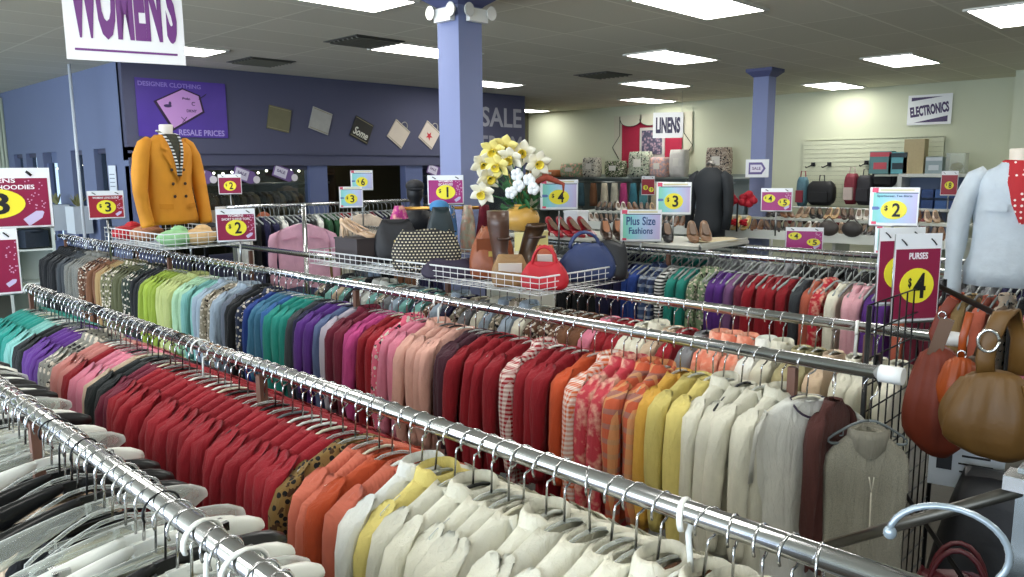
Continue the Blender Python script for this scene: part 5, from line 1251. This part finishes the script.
t = strap_bag('purse', 'rust-red slouchy cloth purse hanging left of the tan hobo', (3.0, .79, 1.40), fp, hobo(.21, .37, .12, 3, .3), RUST, [(0, 0, 0), (-.02, 0, .06), (.0, 0, .13), (.03, 0, .19)], .014)
MB().box((.0, -.01, .05), (.045, .03, .14), ry=.25).build('leather_tab', M('#5c4028', .5), t)
MB().tube([(.012*cos(a), -.02, .13+.014*sin(a)) for a in [k*pi/8 for k in range(17)]], .003, 6).build('ring', CHROME, t)
t = strap_bag('purse', 'small orange leather purse between the rust and tan purses', (2.96, .71, 1.385), fp, hobo(.14, .19, .09, 5, .5), ORL, [(0, 0, 0), (.0, 0, .08), (.015, 0, .17)], .009)
MB().tube([(.013*cos(a), -.01, .02+.016*sin(a)) for a in [k*pi/8 for k in range(17)]], .003, 6).build('ring', CHROME, t)
t = strap_bag('purse', 'tan studded leather hobo purse with wide ring strap', (2.88, .585, 1.37), fp+.1, hobo(.31, .27, .12, 7, .42), TANL, [(-.03, 0, 0), (-.035, 0, .05), (-.03, 0, .10), (.0, 0, .20), (.03, .02, .215), (.06, .04, .12), (.06, .04, .0)], .020)
MB().tube([(-.032+.030*cos(a), -.012, .115+.036*sin(a)) for a in [k*pi/10 for k in range(21)]], .0055, 8).build('ring', M('#d6d8d4', .2, 1), t)
sd = MB().ell((0, 0, 0), (.006, .005, .006), 8, 6).mesh('stud', M('#c9b27a', .25, 1))
for k in range(9): link('stud', sd, t, (.05+.012*sin(k), -.034-.022*sin(pi*min(1, k/7)), -.03-.022*k))
MB().tube([(.08, -.03, -.02), (.09, -.055, -.10), (.10, -.05, -.20)], .010, 6, flat=(1.2, .5)).build('side_strap', TANL, t)
t = strap_bag('purse', 'brown hooked strap purse behind the tan hobo', (3.02, .68, 1.38), fp, hobo(.12, .12, .06, 9), M('#4c3a28', .5), [(0, 0, 0), (.02, 0, .10), (.06, 0, .18), (.08, 0, .19)], .008)

# things low at the lower right
t = thing('paper_notice', 'white printed notice pinned low on the grid panel', 'notice', (3.10, .70, .96), fp); MB().box((0, 0, 0), (.24, .004, .17)).build('sheet', M('#d4dadf', .6), t)
MB().box((-.07, -.004, .02), (.05, .002, .08)).box((.03, -.004, .04), (.09, .002, .008)).box((.03, -.004, .01), (.11, .002, .006)).box((.03, -.004, -.02), (.10, .002, .006)).build('print', INK, t)
soft_bag('hanging_tote_bag', 'dark maroon tote bag hanging low on the diagonal arm', 'bag', (2.50, .56, .42), fp, .30, .20, .40, '#4a1018', .4, handle=.14, seed=21)
soft_bag('tote_bag', 'tall black bag standing behind the maroon tote', 'bag', (3.05, .48, .0), fp, .62, .36, .98, '#17181c', .5, seed=22)
t = thing('laundry_cart', 'dark floor bin behind the maroon tote below the notice', 'bin', (3.35, -.25, 0), .2)
MB().lathe([(.24, 0), (.27, .3), (.29, .62), (.27, .62)], n=18, cap=(True, False)).build('bin_body', M('#1e2124', .5), t)
# chrome four-way stand close to the camera
t = thing('four_way_stand', 'chrome stand with square top cap at the lower right corner', 'clothing stand', (1.345, .215, 0))
MB().box((0, 0, .80), (.032, .032, 1.60)).build('post', M('#8f9698', .25, 1, noise=.3, scale=6), t)
MB().box((-.030, .01, 1.585), (.045, .035, .022)).build('bracket_cap', CHROME, t)
MB().tube([(-.03, .01, 1.57), (.05, .34, 1.33)], .010, 8).build('sloping_arm', M('#4c4a44', .35, .8), t)
MB().box((0, 0, .02), (.5, .5, .03)).build('base', CHROME_D, t)
# large clear hanger hook near the camera
t = thing('clothes_hanger', 'pale blue-grey hanger hook arching at the lower right corner', 'hanger', (.985, .235, 1.60), face(.98, .23))
MB().tube([(.055*cos(a)*1.15-.0, 0, .05*sin(a)) for a in [radians(175-k*12) for k in range(18)]]+[(.03, 0, -.10)], .0042, 8).ell((-.062, 0, .003), (.008, .006, .009)).build('hook', M('#8d9aa2', .25, .3, coat=.5), t)
MB().tube([(.03, 0, -.10), (.12, 0, -.13), (.24, 0, -.19)], .007, 8).tube([(.03, 0, -.10), (-.08, 0, -.13), (-.2, 0, -.19)], .007, 8).build('hanger_body', CLEAR, t)
o = garment('sweater', 'plain', s2l('#26323a'), 1.30, .02, 1.55, .2, True); tag(o, 'dark slate sweater on the chrome stand at the lower right', 'sweater')
o = garment('sweater', 'printed', s2l('#2b3a34'), 1.36, -.10, 1.55, .2, True); tag(o, 'dark green patterned sweater on the chrome stand', 'sweater')

# ------------------------------------------------------------------ left side extras
t = thing('sign_pole', 'thin white pole rising behind the red three dollar sign to the ceiling', 'pole', (3.30, 10.80, 0)); MB().tube([(0, 0, 0), (0, 0, CEIL)], .02, 10).build('pole', M('#cdd4da', .35), t)
MB().ell((0, 0, .02), (.12, .12, .02)).build('base', M('#9aa2a8', .4), t)
DX, DY = 2.45, 9.85
t = thing('display_case', 'pale shelf unit of dark folded goods at the far end of the middle rack', 'shelf', (DX, DY, 0), face(DX, DY))
MB().box((-.22, 0, .9), (.03, .4, 1.8)).box((.22, 0, .9), (.03, .4, 1.8)).box((0, .19, .9), (.44, .02, 1.8)).build('case', M('#b9c2bc', .5), t)
for z in (.4, .85, 1.22, 1.52): MB().box((0, 0, z), (.42, .38, .02)).build('shelf_board', M('#c4ccc6', .5), t)
for k, z in enumerate((1.235, 1.535)):
    tag(MB().box((DX, DY-.05, z+.10), (.26, .22, .18), rz=.3).ell((DX, DY-.08, z+.19), (.13, .11, .03)).build('folded_jeans', M('#1f2a38', .8, noise=.3)), ['dark folded jeans on the lower shelf of the pale unit', 'dark folded jeans on the upper shelf of the pale unit'][k], 'jeans')
for k, (x, y, hx, w) in enumerate(((2.42, 6.8, '#b3202c', 'red'), (2.45, 5.95, '#8fbf8a', 'pale green'), (2.78, 6.1, '#26262a', 'black'), (2.80, 5.95, '#4a3a2c', 'brown'), (2.62, 5.92, '#caa878', 'tan fur'), (2.50, 6.62, '#b07a5a', 'copper'))):
    tag(MB().ell((x, y, 1.555), (.14, .12, .065), 14, 8, .06, k).ell((x+.03, y, 1.60), (.07, .06, .05), 10, 6, .06, k).build('knit_hat', M(hx, .8, noise=.3, scale=25)), w+' soft hat lying in the basket below the mustard blazer', 'hat')
for k, (y, z, lab) in enumerate(((12.35, 1.55, 'pale planter box under the side wall window nearest the door'), (11.45, 1.55, 'pale planter box at the side wall window by the corner'))):
    t = thing('planter_box', lab, 'planter', (3.45, y, z-.5), 0); MB().box((0, 0, .38), (.22, .34, .36)).build('pot', M('#cfd8e0', .5), t)
    MB().box((0, 0, .1), (.06, .06, .2)).box((0, 0, -.5), (.2, .2, 1.1)).build('stand', M('#5f6d94', .5), t)
    b = MB(); rnd = random.Random(k)
    for q in range(16):
        s0 = len(b.v); b.plate([(0, 0), (.03, .06), (0, .18), (-.03, .06)], -.001, .001); rm = Matrix.Rotation(rnd.uniform(0, 6.3), 3, 'Z') @ Matrix.Rotation(rnd.uniform(-.8, .8), 3, 'X'); b.xf(lambda p: rm @ p + Vector((0, 0, .55)), s0)
    b.build('leaves', M('#8a8a5c', .8), t)
t = thing('window_notice', 'white notice sheet on the side wall beside the corner', 'notice', (3.60, 10.52, 1.93), -pi/2); MB().box((0, 0, 0), (.24, .008, .42)).build('sheet', M('#dfe6ee', .6), t)
MB().box((0, -.006, .1), (.17, .002, .01)).box((0, -.006, .05), (.17, .002, .01)).box((0, -.006, 0), (.17, .002, .01)).box((0, -.006, -.05), (.17, .002, .01)).build('print', M('#7a8494', .6), t)
# white posters/cartons under the far window
t = thing('display_table', 'low table of white cartons under the shop window', 'table', (4.6, 9.3, 0)); MB().box((0, 0, 1.20), (1.1, .5, .03)).build('tabletop', M('#b5b0a4', .6), t)
for x in (-.5, .5):
    for y in (-.2, .2): MB().box((x, y, .6), (.04, .04, 1.2)).build('leg', BLACK_METAL, t)
tag(MB().box((4.30, 9.3, 1.40), (.22, .2, .36)).box((4.30, 9.19, 1.42), (.16, .01, .2)).build('carton', M('#8a7a68', .6)), 'brown picture carton behind the blazer arm', 'box')
tag(MB().box((4.62, 9.35, 1.42), (.42, .2, .40)).box((4.62, 9.24, 1.36), (.38, .01, .02)).build('carton', M('#d6cfc6', .6)), 'white layered cartons below the small two dollar sign', 'box')
tag(MB().ell((4.98, 9.3, 1.38), (.12, .1, .16), 12, 8, .06, 2).build('plush_toy', M('#9c5a42', .9, noise=.3, scale=20)), 'reddish-brown plush on the table right of the cartons', 'toy')

# ------------------------------------------------------------------ light, world, camera
w = bpy.data.worlds.new('World'); SC.world = w; w.use_nodes = True
bg = w.node_tree.nodes['Background']; bg.inputs[0].default_value = (.62, .76, 1.0, 1); bg.inputs[1].default_value = 2.2
def area(name, loc, rot, sx, sy, e, col):
    l = bpy.data.lights.new(name, 'AREA'); l.shape = 'RECTANGLE'; l.size = sx; l.size_y = sy; l.energy = e; l.color = col
    o = bpy.data.objects.new(name, l); COL.objects.link(o); o.location = loc; o.rotation_euler = rot; return o
pl = bpy.data.lights.new('beyond_room_fill', 'POINT'); pl.energy = 14; pl.color = (1, .85, .65); pl.shadow_soft_size = .1; po = bpy.data.objects.new('beyond_room_fill', pl); COL.objects.link(po); po.location = (7.2, 11.6, 2.9)  # added point light, lifts the black interior beyond the doorway; no lamp there
area('daylight_fill', (-5.9, 4.5, 1.7), (0, radians(-114), 0), 3.0, 15, 900, (.80, .90, 1.0))  # added area light for daylight from the open side, tilted up to brighten ceiling

cam = bpy.data.cameras.new('Camera'); co = bpy.data.objects.new('Camera', cam); COL.objects.link(co)
F, PITCH, TH, ROLL = 776.02, .152031, .771064, -.0079633
Fv = Vector((cos(PITCH)*cos(TH), cos(PITCH)*sin(TH), -sin(PITCH))); Rv = Vector((sin(TH), -cos(TH), 0)); Uv = Vector((sin(PITCH)*cos(TH), sin(PITCH)*sin(TH), cos(PITCH)))
R2v = Rv*cos(ROLL)+Uv*sin(ROLL); U2v = Uv*cos(ROLL)-Rv*sin(ROLL)
mw = Matrix((R2v, U2v, -Fv)).transposed().to_4x4(); mw.translation = Vector((0, 0, CAM_Z)); co.matrix_world = mw
cam.sensor_width = 36; cam.sensor_fit = 'HORIZONTAL'; cam.lens = F*36/1024; cam.clip_start = .05; cam.clip_end = 100
SC.camera = co
SC.view_settings.view_transform = 'Standard'; SC.view_settings.look = 'None'; SC.view_settings.exposure = 0.2
try:
    SC.cycles.use_denoising = True; SC.cycles.max_bounces = 7; SC.cycles.transparent_max_bounces = 24; SC.cycles.caustics_reflective = False; SC.cycles.caustics_refractive = False; SC.cycles.sample_clamp_indirect = 6
except Exception: pass
